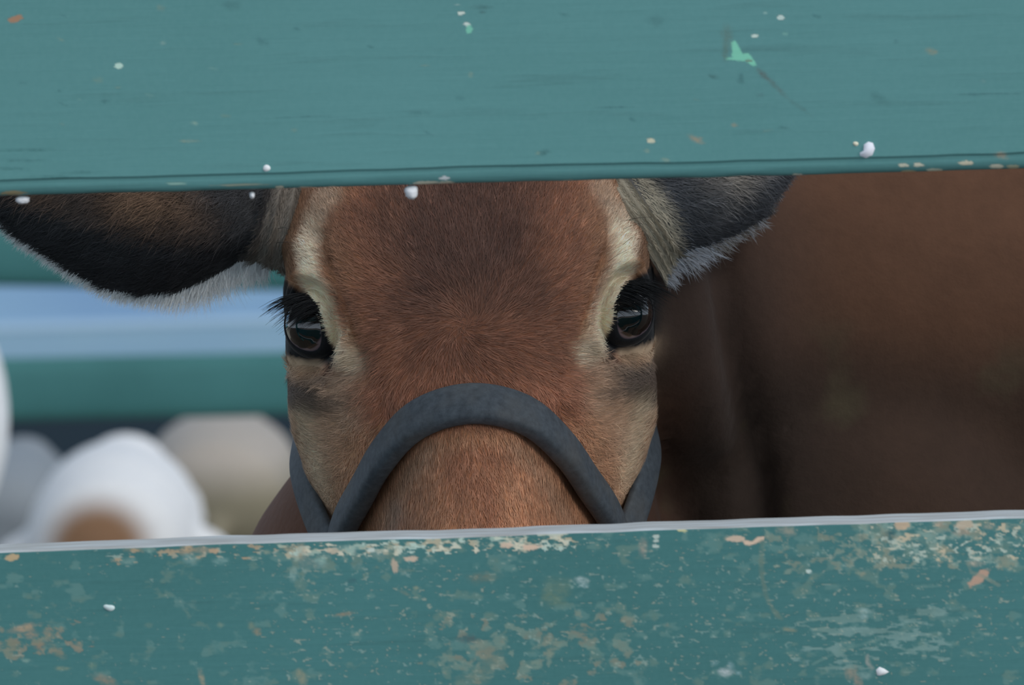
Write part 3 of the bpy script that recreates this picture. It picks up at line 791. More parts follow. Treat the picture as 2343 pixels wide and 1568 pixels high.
# blend the two coats where they meet
e = np.empty(len(cow_me.edges) * 2, dtype=np.int32); cow_me.edges.foreach_get('vertices', e); e = e.reshape(-1, 2)
deg = np.bincount(e.ravel(), minlength=len(cw)).astype(float)[:, None]; deg[deg == 0] = 1
mixmask = np.zeros(len(cw)); mixmask[e[is_head[e[:, 0]] != is_head[e[:, 1]]].ravel()] = 1
for _ in range(4):
    acc = np.zeros(len(cw)); np.maximum.at(acc, e[:, 0], mixmask[e[:, 1]] * .7); np.maximum.at(acc, e[:, 1], mixmask[e[:, 0]] * .7)
    mixmask = np.maximum(mixmask, acc)
for _ in range(10):
    for arr in (colr, cw):
        acc = np.zeros((len(cw), 3)); np.add.at(acc, e[:, 0], arr[e[:, 1]]); np.add.at(acc, e[:, 1], arr[e[:, 0]])
        arr += ((acc / deg) - arr) * (.5 * mixmask)[:, None]
set_co(cow_me, cw)

# ------------------------------------------------------------------ extra skin joined into the same mesh: lids, ears, short coat
X_co, X_f, X_c = [], [], []                # extra vertices, faces, colours
def extra(co, fc, cl):
    b = sum(len(a) for a in X_co)
    X_co.append(np.asarray(co, float)); X_c.append(np.asarray(cl, float)); X_f.extend([tuple(i + b for i in f) for f in fc])

LASH = {}
LIDS = []
for sgn in (-1, 1):
    C, E, L, M = EE[sgn]
    NA = 64
    rows = []
    cols = []
    edge_up = []
    for a in range(NA):
        al = 2 * math.pi * a / NA
        ca, sa = math.cos(al), math.sin(al)             # ca towards the inner corner, sa towards the brow
        rho = R(45) + R(8) * abs(ca) ** 3 + R(5) * max(0, ca) ** 8
        if sa > 0: rho -= R(5) * sa
        lat = ca * L + sa * M
        upper = max(sa, 0)
        outer = max(0.0, float(lat[0]) * sgn)          # towards the side of the head
        thin = 1 - .75 * outer ** 1.5
        rho += R(9) * outer ** 2
        pts = []
        def sph(th, k): return C + ER * k * (math.cos(th) * E + math.sin(th) * lat)
        pts.append(sph(rho + R(3), .97)); pts.append(sph(rho, 1.01)); pts.append(sph(rho + R(1), 1.01 + (.04 + .05 * upper) * thin))
        pts.append(sph(rho + R(6), 1.02 + (.07 + .09 * upper) * thin)); pts.append(sph(rho + R(15), 1.03 + (.08 + .11 * upper) * thin)); pts.append(sph(rho + R(26), 1.04 + (.09 + .10 * upper) * thin))
        edge_up.append((sph(rho + R(2), 1.12 + .06 * upper), lat, sa, ca))
        last = pts[-1]; lh = (last - C) @ E; ll = np.linalg.norm((last - C) - lh * E)
        for k in (1.52, 1.75, 2.0):
            q = C + lat * ER * k
            ow = h2w(q + E * .06); dw = h2w(q) - ow
            hit = bvh.ray_cast(Vector(ow), Vector(dw).normalized(), .12)
            if hit[0] is None:
                p_ = pts[-1] + lat * ER * .2 - E * .006
            else:
                p_ = w2h(np.array(hit[0])) + E * {1.52: .0012, 1.75: .0004, 2.0: -.0012}[k]
            pts.append(p_)
        rows.append(pts)
        # black rim: wide above, narrow below
        blk = [1, 1, 1, 1, 1, .95 if sa > .15 else .6, .85 * sstep(.1, .7, np.array(sa)) + .0, 0, 0]
        if ca > .6 and sa < .4: blk[5] = .9; blk[6] = .5
        cols.append(blk)
    rows = np.array(rows); cols = np.array(cols)         # NA x K x 3
    for _ in range(2):                                  # relax round the eye
        rows[:, 2:8] = .5 * rows[:, 2:8] + .25 * (np.roll(rows, 1, 0) + np.roll(rows, -1, 0))[:, 2:8]
        cols = .5 * cols + .25 * (np.roll(cols, 1, 0) + np.roll(cols, -1, 0))
    K = rows.shape[1]
    # refine across with Catmull-Rom for a smooth lid
    fine, fcol = [], []
    SUB = 4
    for k in range(K - 1):
        for q in range(SUB if k < K - 2 else SUB + 1):
            t = q / SUB
            g = lambda i: rows[:, int(np.clip(i, 0, K - 1))]
            fine.append(crom(g(k - 1), g(k), g(k + 1), g(k + 2), t)); fcol.append(cols[:, k] * (1 - t) + cols[:, k + 1] * t)
    fine = np.array(fine); fcol = np.array(fcol)        # KK x NA
    KK = len(fine)
    flat = fine.reshape(-1, 3)
    base = coat(flat)
    blackc = np.array(lin((30, 31, 34)))
    wv = np.clip(np.maximum(np.where(np.arange(KK)[:, None] < 3 * SUB, 1, 0) + 0 * fcol, 0).reshape(-1), 0, 1)
    cl = base * (1 - wv)[:, None] + blackc[None] * wv[:, None]
    fc = []
    for i in range(KK - 1):
        for j in range(NA):
            k = (j + 1) % NA
            f_ = (i * NA + j, i * NA + k, (i + 1) * NA + k, (i + 1) * NA + j)
            fc.append(f_ if sgn > 0 else f_[::-1])
    extra(h2w(flat), fc, cl)
    LIDS.append((h2w(flat), [tuple(f) for i_, f in enumerate(fc) if i_ // NA >= 3 * SUB], sgn))
    LASH[sgn] = [(h2w(p), (lat @ np.array([HX, HV, HN])), sa, ca) for p, lat, sa, ca in edge_up]

# ears: leaf-shaped, with thickness, cupped
def ear(base_p, tip_p, down, cup_dir, prof, hwscale, shift, name):
    """prof: list of (t, half width); down: direction of the lower edge; cup_dir: towards the viewer"""
    base_p, tip_p = Vector(base_p), Vector(tip_p)
    NT, NW = 70, 36
    ts = np.linspace(0, 1, NT)
    hw = np.interp(ts, [p[0] for p in prof], [p[1] for p in prof])
    hwu = np.interp(ts, [0, .12, .4, .75, 1], [.026, .03, .047, .032, .001])
    co, cl, low_edge = [], [], []
    for side in (0, 1):
        for i, t in enumerate(ts):
            c = base_p.lerp(tip_p, t)
            bow = shift * math.sin(math.pi * t) + .0013 * math.sin(t * 2 * math.pi / .045) * (1 if t < .14 else max(0, 1 - (t - .14) / .04))
            for j in range(NW):
                w_ = -1 + 2 * j / (NW - 1)
                width = hw[i] if w_ > 0 else hwu[i]
                off = down * (w_ * width)
                bulge = (1 - w_ * w_) * .55 * (hw[i] + hwu[i]) * .5
                thick = .0028 * math.sqrt(max(0, 1 - w_ ** 4)) + .0002
                p = c + off + cup_dir * (bulge + bow + (thick if side == 0 else -thick))
                co.append(p)
                if side == 0 and j == NW - 1: low_edge.append((t, p.copy(), c.copy()))
    fc = []
    g = lambda s_, i, j: s_ * NT * NW + i * NW + j
    for i in range(NT - 1):
        for j in range(NW - 1):
            fc.append((g(0, i, j), g(0, i, j + 1), g(0, i + 1, j + 1), g(0, i + 1, j)))
            fc.append((g(1, i, j), g(1, i + 1, j), g(1, i + 1, j + 1), g(1, i, j + 1)))
        for j in (0, NW - 1):
            q = (g(0, i, j), g(0, i + 1, j), g(1, i + 1, j), g(1, i, j))
            fc.append(q if j else q[::-1])
    fc.append(tuple(g(0, NT - 1, j) for j in range(NW)) + tuple(g(1, NT - 1, j) for j in reversed(range(NW))))
    return np.array([tuple(p) for p in co]), fc, low_edge, (NT, NW)

toV = -fwd
def ear_colour(co, shape, dark, streak, root, sd):
    NT, NW = shape
    out = np.zeros((len(co), 3))
    for s_ in (0, 1):
        for i in range(NT):
            t = i / (NT - 1)
            for j in range(NW):
                w_ = -1 + 2 * j / (NW - 1)
                k = s_ * NT * NW + i * NW + j
                c = np.array(lin(dark))
                st = noise.noise(Vector((t * 5 + sd, w_ * 1.6 + t * 2.2, 2))) * .5 + .5
                m_ = max(0, 1 - ((w_ + .22 + (t - .5) * .25) / (.55 if sd == 0 else 1.1)) ** 2) * (.1 + 1.1 * st) * max(0, min(1, (t - .22) * 4)) * max(0, min(1, (1.02 - t) * 4))
                c = c * (1 - m_) + np.array(lin(streak)) * m_
                rt = max(0, min(1, (.17 - t + .02 * w_) / .05))
                c = c * (1 - rt) + np.array(lin(root)) * rt
                if s_ == 1:
                    c = np.array(lin((196, 186, 176)))
                out[k] = c
    return out

lp = [(0, .022), (.07, .019), (.13, .0165), (.19, .017), (.27, .027), (.36, .0365), (.46, .0415), (.57, .0415), (.68, .036), (.88, .021), (.97, .008), (1, .001)]
bL, tL = P(700, 545, 3.11), P(-30, 432, 3.07)
dL = (P(600, 900, 3.1) - P(665, 500, 3.1)).normalized()
cL, fL, edgeL, shL = ear(bL, tL, dL, toV, lp, 1, .0, 'left')
colL = ear_colour(cL, shL, (54, 54, 57), (128, 98, 76), (140, 130, 120), 0)
extra(cL, fL, colL)
rp = [(0, .034), (.1, .027), (.2, .024), (.35, .025), (.5, .0245), (.65, .0225), (.8, .014), (.92, .007), (1, .001)]
bR, tR = P(1440, 520, 3.09), P(1815, 362, 3.13)
dR = ((P(1700, 700, 3.15) - P(1570, 500, 3.15)).normalized() + toV * -.1).normalized()
cR, fR, edgeR, shR = ear(bR, tR, dR, toV, rp, 1, .0, 'right')
colR = ear_colour(cR, shR, (84, 85, 90), (156, 146, 136), (188, 176, 156), 4)
extra(cR, fR, colR)

# short coat: fine flat strands lying along the skin, swirling out of the forehead whorl
def strands(root, nrm, dirn, length, width, colour, lift=.22, curl=None, hug=None):
    """vectorised ribbons, 3 segments each"""
    n = len(root)
    d = dirn - nrm * np.sum(dirn * nrm, 1)[:, None]
    d /= np.linalg.norm(d, axis=1)[:, None] + 1e-9
    sd = np.cross(d, nrm)
    if curl is None: curl = np.zeros(n)
    P0 = root - nrm * .0003
    pts = []
    for t in (0, .35, .7, 1.0):
        h_ = lift * (t - .55 * t * t)
        pts.append(P0 + d * (length * t)[:, None] + nrm * (length * h_)[:, None] + sd * (length * curl * t * t)[:, None])
    if hug is not None:                                  # keep the hair above the skin where the skin bends
        for k, t in ((1, .35), (2, .7), (3, 1.0)):
            for i in range(n):
                loc, nn, _, dist_ = hug.find_nearest(Vector(pts[k][i]), .01)
                if loc is None: continue
                nn = np.array(nn)
                if nn @ nrm[i] < 0: nn = -nn
                want = length[i] * lift * (t - .55 * t * t) * .7 + .0001
                if (pts[k][i] - np.array(loc)) @ nn < want: pts[k][i] = np.array(loc) + nn * want
    co = np.empty((n, 7, 3)); cl = np.empty((n, 7, 3))
    for k, t in enumerate((0, .35, .7)):
        wv = (width * (1 - .6 * t))[:, None] * .5
        co[:, 2 * k] = pts[k] - sd * wv; co[:, 2 * k + 1] = pts[k] + sd * wv
        cl[:, 2 * k] = cl[:, 2 * k + 1] = colour * (.9 + .15 * t)
    co[:, 6] = pts[3]; cl[:, 6] = colour * 1.05
    idx = np.arange(n)[:, None] * 7
    q = np.concatenate([idx + np.array([[0, 1, 3, 2]]), idx + np.array([[2, 3, 5, 4]])], 0)
    tr = idx + np.array([[4, 5, 6]])
    return co.reshape(-1, 3), q, tr, cl.reshape(-1, 3)

S_co, S_q, S_t, S_c = [], [], [], []
def add_strands(*a, **k):
    co, q, tr, cl = strands(*a, **k)
    b = sum(len(c) for c in S_co)
    S_co.append(co); S_q.append(q + b); S_t.append(tr + b); S_c.append(cl)

def sample(co, fcs, n, mask=None):
    """n random points on quads/tris"""
    co = np.asarray(co, float)
    tri = []
    for f in fcs:
        if len(f) == 4: tri += [(f[0], f[1], f[2]), (f[0], f[2], f[3])]
        elif len(f) == 3: tri.append(f)
    tri = np.array(tri)
    a, b, c = co[tri[:, 0]], co[tri[:, 1]], co[tri[:, 2]]
    cr_ = np.cross(b - a, c - a); ar = np.linalg.norm(cr_, axis=1)
    nr = cr_ / (ar[:, None] + 1e-12)
    if mask is not None: ar = ar * mask((a + b + c) / 3, nr)
    k = rng.choice(len(tri), n, p=ar / ar.sum())
    u, v = rng.random(n), rng.random(n); fl = u + v > 1; u[fl] = 1 - u[fl]; v[fl] = 1 - v[fl]
    p = a[k] + (b[k] - a[k]) * u[:, None] + (c[k] - a[k]) * v[:, None]
    return p, nr[k]

sk_co, sk_f = [tuple(c) for c in head_w], list(faces)
for lco, lfc, _ in LIDS:
    b_ = len(sk_co); sk_co += [tuple(c) for c in lco]; sk_f += [tuple(i + b_ for i in f) for f in lfc]
SKIN = BVHTree.FromPolygons(sk_co, sk_f)
# face
NF = 100000
def face_mask(c, nr):
    h_ = w2h(c)
    m_ = ((nr @ np.array(toV)) > -.15) & (h_[:, 1] > -.13) & (h_[:, 1] < .17)
    for sgn in (-1, 1):
        C, E, L, M = EE[sgn]
        rel = h_ - C; lat = np.linalg.norm(rel - (rel @ E)[:, None] * E, axis=1)
        m_ &= ~((lat < 1.6 * ER) & ((rel @ E) > -.03))
    return m_
fr, fn = sample(head_w, faces[:-2], NF, face_mask)
flip = np.sum(fn * (fr - h2w(np.column_stack([np.zeros(NF), w2h(fr)[:, 1], np.full(NF, -.09)]))), 1) < 0
fn[flip] *= -1
fh = w2h(fr)
wx, wv_ = -.002, .0
dx, dv = fh[:, 0] - wx, fh[:, 1] - wv_
rad = np.hypot(dx, dv) + 1e-6
sw = .75 * np.exp(-rad / .03) * np.sign(rng.random(NF) + 1)
fx, fv = (dx * np.cos(sw) - dv * np.sin(sw)) / rad, (dx * np.sin(sw) + dv * np.cos(sw)) / rad
up_ = sstep(.0, .06, dv)
fx = fx * (1 - .35 * up_)                                         # hair above the whorl sweeps up the forehead
cheek = sstep(-.02, -.06, fh[:, 1]) * .8
fv = fv * (1 - cheek) - cheek
jit = rng.normal(0, .16, NF)
cen_ = np.exp(-(rad / .006) ** 2); fx = fx + cen_ * rng.normal(0, 1.2, NF); fv = fv + cen_ * rng.normal(0, 1.2, NF)
fx, fv = fx * np.cos(jit) - fv * np.sin(jit), fx * np.sin(jit) + fv * np.cos(jit)
fdir = fx[:, None] * HX + fv[:, None] * HV
fcol = coat(fh)
clump = np.array([noise.noise(Vector((x * 210, y * 210, 9))) for x, y in zip(fh[:, 0], fh[:, 1])])
clump2 = np.array([noise.noise(Vector((x * 620, y * 620, 4))) for x, y in zip(fh[:, 0], fh[:, 1])])
br = np.exp(rng.normal(0, .17, NF) + .30 * clump + .42 * clump2 - .02)
fcol = fcol * br[:, None]
red = (rng.random(NF) < .1) & (np.abs(fh[:, 0]) < .06)
fcol[red] = fcol[red] * np.array([1.2, 1.06, 1.0])
fcol = fcol * .88 + fcol.mean(1)[:, None] * .12
ln = np.interp(rad, [0, .02, .08, .2], [.007, .0085, .0075, .006]) * rng.uniform(.7, 1.2, NF)
add_strands(fr, fn, fdir, ln, rng.uniform(.00028, .00048, NF), fcol, lift=.24, curl=rng.normal(0, .12, NF), hug=SKIN)

# the pale fur round the lids
for lco, lfc, sgn in LIDS:
    n_ = 11000
    lr, ln_ = sample(lco, lfc, n_)
    ln_[(ln_ @ (EE[sgn][1] @ np.array([HX, HV, HN]))) < 0] *= -1
    lh = w2h(lr); X_, Y_ = face_xy(lh)
    kk = poly_in(np.abs(X_), Y_, EYE_PATCH, 12.0) < .04
    dd = (sgn * .55 + rng.normal(0, .2, n_))[:, None] * HX + (-.2 + sstep(20, -60, Y_) * .8 + rng.normal(0, .2, n_))[:, None] * HV
    cc = coat(lh) * np.exp(rng.normal(0, .17, n_))[:, None]
    add_strands(lr[kk], ln_[kk], dd[kk], rng.uniform(.003, .0055, n_)[kk], rng.uniform(.0003, .00045, n_)[kk], cc[kk], lift=.2, hug=SKIN)
# ear backs
def ear_hair(co, fc, shape, col, n, base_p, tip_p, down, length):
    NT, NW = shape
    fr_, fn_ = sample(co, [f for f in fc if len(f) == 4 and max(f) < NT * NW], n)
    fn_[(fn_ @ np.array(toV)) < 0] *= -1
    ax = np.array((Vector(tip_p) - Vector(base_p)).normalized()); dn = np.array(down)
    rel = fr_ - np.array(base_p); t = (rel @ ax) / (Vector(tip_p) - Vector(base_p)).length
    wlow = rel @ dn
    # colour by nearest vertex of the outer side
    i = np.clip(np.round(t * (NT - 1)).astype(int), 0, NT - 1)
    pr = lp if n > 20000 else rp
    hwl = np.interp(np.linspace(0, 1, NT), [p[0] for p in pr], [p[1] for p in pr])
    j = np.clip(np.round((wlow / (hwl[i] + 1e-4) * .5 + .5) * (NW - 1)).astype(int), 0, NW - 1)
    c = col[i * NW + j].copy()
    cl_ = np.array([noise.noise(Vector((a * 40, b * 160, 3))) for a, b in zip(rel @ ax, wlow)])
    c *= np.exp((rng.normal(0, .3, n) + .5 * cl_) * np.interp(t, [.1, .2], [.4, 1]))[:, None]
    length = length * np.interp(t, [0, .12, .25], [.35, .5, 1])
    rt_ = sstep(.2, .1, t)
    d = ax[None] * (.75 - .55 * rt_)[:, None] + dn[None] * (.45 + .4 * rt_ + rng.normal(0, .25, n))[:, None]
    keep = t > -1
    add_strands(fr_[keep], fn_[keep], d[keep], (rng.uniform(.6, 1.3, n) * length)[keep], rng.uniform(.0003, .0006, n)[keep], c[keep], lift=.3, curl=rng.normal(0, .2, n)[keep])
ear_hair(cL, fL, shL, colL, 26000, bL, tL, dL, .012)
ear_hair(cR, fR, shR, colR, 14000, bR, tR, dR, .013)

# ------------------------------------------------------------------ join everything of the body into one mesh
V0 = get_co(cow_me); n0 = len(V0)
polys = [tuple(p.vertices) for p in cow_me.polygons]
ex = np.vstack(X_co); n1 = len(ex)
st_co = np.vstack(S_co)
allf = polys + [tuple(i + n0 for i in f) for f in X_f]
nskin = len(allf)
off = n0 + n1
allf += [tuple(f) for f in (np.vstack(S_q) + off).tolist()] + [tuple(f) for f in (np.vstack(S_t) + off).tolist()]
full = mesh_np('cow', np.vstack([V0, ex, st_co]), allf)
set_col(full, np.vstack([colr, np.vstack(X_c), np.vstack(S_c)]).clip(0, 1))
cow = empty('cow', (.45, .5, 0))
tag(cow, 'brown cow with dark ears and pale brows peering between two green boards', 'cow')
body = link('body', full, [M_COAT, M_STRAND])
full.polygons.foreach_set('material_index', [0] * nskin + [1] * (len(allf) - nskin))
adopt(body, cow)

# eyes
def eye_material():
    m, nt, b = nodes('cow_eye')
    nt.links.new(attr_col(nt), b.inputs['Base Color'])
    b.inputs['Roughness'].default_value = .03; b.inputs['Specular IOR Level'].default_value = 1.0
    b.inputs['Coat Weight'].default_value = .6; b.inputs['Coat Roughness'].default_value = .02
    return m
M_EYE = eye_material()
for sgn in (-1, 1):
    C, E, L, M = EE[sgn]
    me = bpy.data.meshes.new('eye'); bm = bmesh.new()
    bmesh.ops.create_uvsphere(bm, u_segments=64, v_segments=48, radius=1)
    Ew = E @ np.array([HX, HV, HN]); Lw = L @ np.array([HX, HV, HN]); Mw = M @ np.array([HX, HV, HN]); Cw = h2w(C)
    cl = []
    for v in bm.verts:
        a, b_, c = v.co
        th = math.degrees(math.acos(max(-1, min(1, c))))
        k = ER * (1 + .07 * max(0, 1 - (th / 38) ** 2))           # cornea
        lx, my = a, b_
        v.co = Vector(Cw + k * (a * Lw + b_ * Mw + c * Ew))
        r_ = math.hypot(lx / 1.15, my)
        pup = math.hypot(lx / 1.5, my / .75)
        if r_ > .66 * (1 if True else 0) and c < .8: cc = lin((120, 104, 112)) if lx > 0 else lin((70, 62, 66))
        elif pup < .3: cc = lin((6, 9, 16))
        else: cc = lin((20, 15, 14))
        cl.append(cc)
    for f in bm.faces: f.smooth = True
    bm.to_mesh(me); bm.free(); set_col(me, cl)
    eo = link('eye', me, [M_EYE]); adopt(eo, cow)

# lashes
M_LASH = simple('black_lash', lin((20, 21, 24)), .5)
def tubes(name, curves, mat, parent, seg=6):
    co, fc = [], []
    for pts, rad_ in curves:
        b0 = len(co)
        for i, p in enumerate(pts):
            a = pts[max(i - 1, 0)]; c = pts[min(i + 1, len(pts) - 1)]
            t = (c - a).normalized(); s1 = t.cross(Vector((.3, .2, .9))).normalized(); s2 = t.cross(s1)
            for k in range(seg):
                an = 2 * math.pi * k / seg
                co.append(p + (s1 * math.cos(an) + s2 * math.sin(an)) * rad_[i])
        for i in range(len(pts) - 1):
            for k in range(seg):
                l = (k + 1) % seg
                fc.append((b0 + i * seg + k, b0 + i * seg + l, b0 + (i + 1) * seg + l, b0 + (i + 1) * seg + k))
    o = link(name, mesh_np(name, co, fc), [mat])
    if parent: adopt(o, parent)
    return o
for sgn in (-1, 1):
    C, E, L, M = EE[sgn]
    Ew = Vector(E @ np.array([HX, HV, HN]))
    cv = []
    for p, lat, sa, ca in LASH[sgn]:
        if sa < .12: continue
        for q in range(14):
            root = Vector(p) + Vector((random.gauss(0, .0009), random.gauss(0, .0009), random.gauss(0, .0009)))
            if ca > .35 or (ca > -.1 and random.random() < .72): continue
            out = Ew * .30 + hx * (sgn * .95) + Vector(lat) * .35 + hu * (.12 if ca > -.15 else -.35)
            out = (out + Vector((random.gauss(0, .13), random.gauss(0, .1), random.gauss(0, .13)))).normalized()
            ln_ = random.uniform(.009, .018) * (1 if ca < -.1 else .55)
            bend = (hx * (sgn * .5) - hu * 1.0)
            pts = [root + out * (ln_ * t) + bend * (ln_ * .5 * t * t) for t in (0, .25, .5, .75, 1)]
            cv.append((pts, [.0002, .00018, .00014, .00009, .00003]))
    tubes('eyelashes', cv, M_LASH, cow, 4)

# long pale hair fringing the ears
def fringe(edge, n, colour_fn, len_fn, dir_fn, t0_, t1_, name, width=.0003, spread=.006):
    cv_root, cv_dir, cv_len, cv_col = [], [], [], []
    ts = np.array([e_[0] for e_ in edge]); ps = np.array([tuple(e_[1]) for e_ in edge]); cs = np.array([tuple(e_[2]) for e_ in edge])
    for _ in range(n):
        t = random.uniform(t0_, t1_)
        p = np.array([np.interp(t, ts, ps[:, k]) for k in range(3)]); c = np.array([np.interp(t, ts, cs[:, k]) for k in range(3)])
        inn = random.random() ** 1.5 * spread
        dd = (c - p); dd /= np.linalg.norm(dd) + 1e-9
        p = p + dd * inn + np.array(toV) * random.gauss(-.002, .0015)
        cv_root.append(p); cv_dir.append(dir_fn(t) + rng.normal(0, .16, 3)); cv_len.append(len_fn(t) * random.uniform(.5, 1.2)); cv_col.append(np.array(lin(colour_fn(t))) * random.uniform(.75, 1.1))
    n_ = len(cv_root)
    co, q, tr, cl = strands(np.array(cv_root), np.tile(np.array(toV), (n_, 1)), np.array(cv_dir), np.array(cv_len), np.full(n_, width), np.array(cv_col), lift=.15, curl=rng.normal(0, .2, n_))
    me = mesh_np(name, co, q.tolist() + tr.tolist()); set_col(me, cl.clip(0, 1))
    o = link(name, me, [M_STRAND]); adopt(o, cow)
    return o
dn, axL = np.array(dL), np.array((tL - bL).normalized())
def dirL(t):
    k = max(0, min(1, (t - .2) / .6))
    return dn * (1 - .35 * k) + axL * (.05 + .55 * k)
fo = fringe(edgeL, 5200, lambda t: (250, 250, 250), lambda t: float(np.interp(t, [.1, .2, .3, .45, .7, 1], [.012, .02, .018, .010, .008, .008])), dirL, .1, 1.0, 'ear_fringe', .00032, .005)
fo['label'] = 'white fringe hair along the dark ear'; fo['kind'] = 'stuff'
axR, dnR = np.array((tR - bR).normalized()), np.array(dR)
fo = fringe(edgeR, 4200, lambda t: random.choice([(178, 178, 184), (150, 144, 138), (120, 112, 106)]) if t > .3 else random.choice([(196, 200, 210), (170, 170, 176)]), lambda t: (.55 + .9 * abs(noise.noise(Vector((t * 23, 1, 2))))) * float(np.interp(t, [.0, .15, .4, .6, .75, 1], [.012, .015, .015, .011, .007, .004])), lambda t: dnR * .9 + axR * .35, .0, .95, 'ear_fringe', .0004, .016)
fo['label'] = 'grey fringe hair along the far ear'; fo['kind'] = 'stuff'

# a few long feeler hairs over the brow
cv = []
for (xa, ya, xb, yb) in ((1432, 505, 1490, 497), (1425, 525, 1474, 510), (1425, 560, 1462, 535), (1390, 600, 1440, 570), (636, 523, 664, 524), (634, 556, 674, 557)):
    a, b_ = P(xa, ya, 3.02), P(xb, yb, 3.0)
    cv.append(([a, a.lerp(b_, .5) + hu * .0006, b_], [.00012, .0001, .00004]))
for c_ in cv: tubes('whisker', [c_], M_LASH, cow, 4)

# ------------------------------------------------------------------ halter
halter = empty('halter', tuple(h2w(np.array([0, -.05, -.1]))))
tag(halter, 'worn black strap halter round the brown cow\'s nose and cheeks', 'halter')
def strap(name, path, outs, width, thick, parent, closed=False):
    """sweep a padded rounded-rectangle profile; outs = outward directions"""
    prof = []
    for i in range(28):
        a = 2 * math.pi * i / 28
        c_, s_ = math.cos(a), math.sin(a)
        prof.append((width * .5 * math.copysign(abs(c_) ** .55, c_), thick * .5 * math.copysign(abs(s_) ** .7, s_)))
    co, fc = [], []; m_ = len(prof)
    for i, p in enumerate(path):
        a = path[max(i - 1, 0)] if not closed else path[i - 1]
        b_ = path[min(i + 1, len(path) - 1)] if not closed else path[(i + 1) % len(path)]
        t = (b_ - a).normalized(); o_ = (outs[i] - t * outs[i].dot(t)).normalized(); w_ = t.cross(o_)
        for (x, y) in prof: co.append(p + w_ * x + o_ * y)
    n = len(path)
    for i in range(n if closed else n - 1):
        for j in range(m_):
            k = (j + 1) % m_; i2 = (i + 1) % n
            fc.append((i * m_ + j, i * m_ + k, i2 * m_ + k, i2 * m_ + j))
    if not closed:
        fc.append(tuple(reversed(range(m_)))); fc.append(tuple((n - 1) * m_ + j for j in range(m_)))
    me = mesh_np(name, co, fc)
    bm = bmesh.new(); bm.from_mesh(me); bmesh.ops.recalc_face_normals(bm, faces=bm.faces); bm.to_mesh(me); bm.free()
    o = link(name, me, [M_STRAP])
    if parent: adopt(o, parent)
    return o
NBV = -.0515
sec = section(NBV, 60)
ring = np.vstack([sec[:-1], np.stack([-sec[:0:-1, 0], sec[:0:-1, 1]], -1)])
cen = np.array([0, -.1])
path, outs = [], []
for i in range(len(ring)):
    q = ring[i]; a = ring[i - 1]; b_ = ring[(i + 1) % len(ring)]
    tng = b_ - a; nn = np.array([tng[1], -tng[0]]); nn /= np.linalg.norm(nn)
    if nn @ (q - cen) < 0: nn = -nn
    q2 = q + nn * .0062
    # the strap dips slightly towards the muzzle at the sides
    vv = NBV - .004 * sstep(0, .07, np.array(abs(q[0])))
    path.append(Vector(h2w(np.array([q2[0], float(vv), q2[1]])))); outs.append(Vector(np.array([nn[0], 0, nn[1]]) @ np.array([HX, HV, HN])))
strap('noseband', path, outs, .0225, .0115, halter, True)
for sgn in (-1, 1):
    pts, od = [], []
    ctrl = [(.0755, -.058, -.115), (.0810, -.0417, -.118), (.0868, -.022, -.12), (.0908, -.004, -.122), (.0932, .0185, -.129), (.0910, .05, -.140), (.0890, .09, -.146), (.082, .13, -.157), (.05, .165, -.176), (.0, .178, -.184)]
    for i in range(len(ctrl) - 1):
        for q in range(6):
            g = lambda k: np.array(ctrl[int(np.clip(k, 0, len(ctrl) - 1))])
            c_ = crom(g(i - 1), g(i), g(i + 1), g(i + 2), q / 6)
            pts.append(Vector(h2w(np.array([sgn * c_[0], c_[1], c_[2]]))))
            out = np.array([sgn * 1.0, 0, .42]) if i < 6 else np.array([sgn * c_[0] * 8, .5, .1])
            od.append(Vector(out @ np.array([HX, HV, HN])))
    strap('cheek_strap', pts, od, .0195, .006, halter)
    # ring where the cheek strap meets the noseband
    c0 = Vector(h2w(np.array([sgn * .0745, -.066, -.116])))
    me = bpy.data.meshes.new('ring'); bm = bmesh.new()
    NR = 24
    n_ = Vector(np.array([sgn, 0, .1]) @ np.array([HX, HV, HN])).normalized(); a1 = n_.cross(Vector(HV)).normalized(); a2 = n_.cross(a1)
    vv = []
    for i in range(NR):
        a = 2 * math.pi * i / NR; rd = a1 * math.cos(a) + a2 * math.sin(a)
        vv.append([bm.verts.new(c0 + rd * .016 + (rd * math.cos(b2_) + n_ * math.sin(b2_)) * .0025) for b2_ in [2 * math.pi * k / 10 for k in range(10)]])
    for i in range(NR):
        for k in range(10):
            bm.faces.new((vv[i][k], vv[i][(k + 1) % 10], vv[(i + 1) % NR][(k + 1) % 10], vv[(i + 1) % NR][k]))
    for f in bm.faces: f.smooth = True
    bm.to_mesh(me); bm.free()
    mm = simple('steel', (.5, .5, .5), .35, .5); mm.node_tree.nodes['Principled BSDF'].inputs['Metallic'].default_value = 1
    adopt(link('ring', me, [mm]), halter)

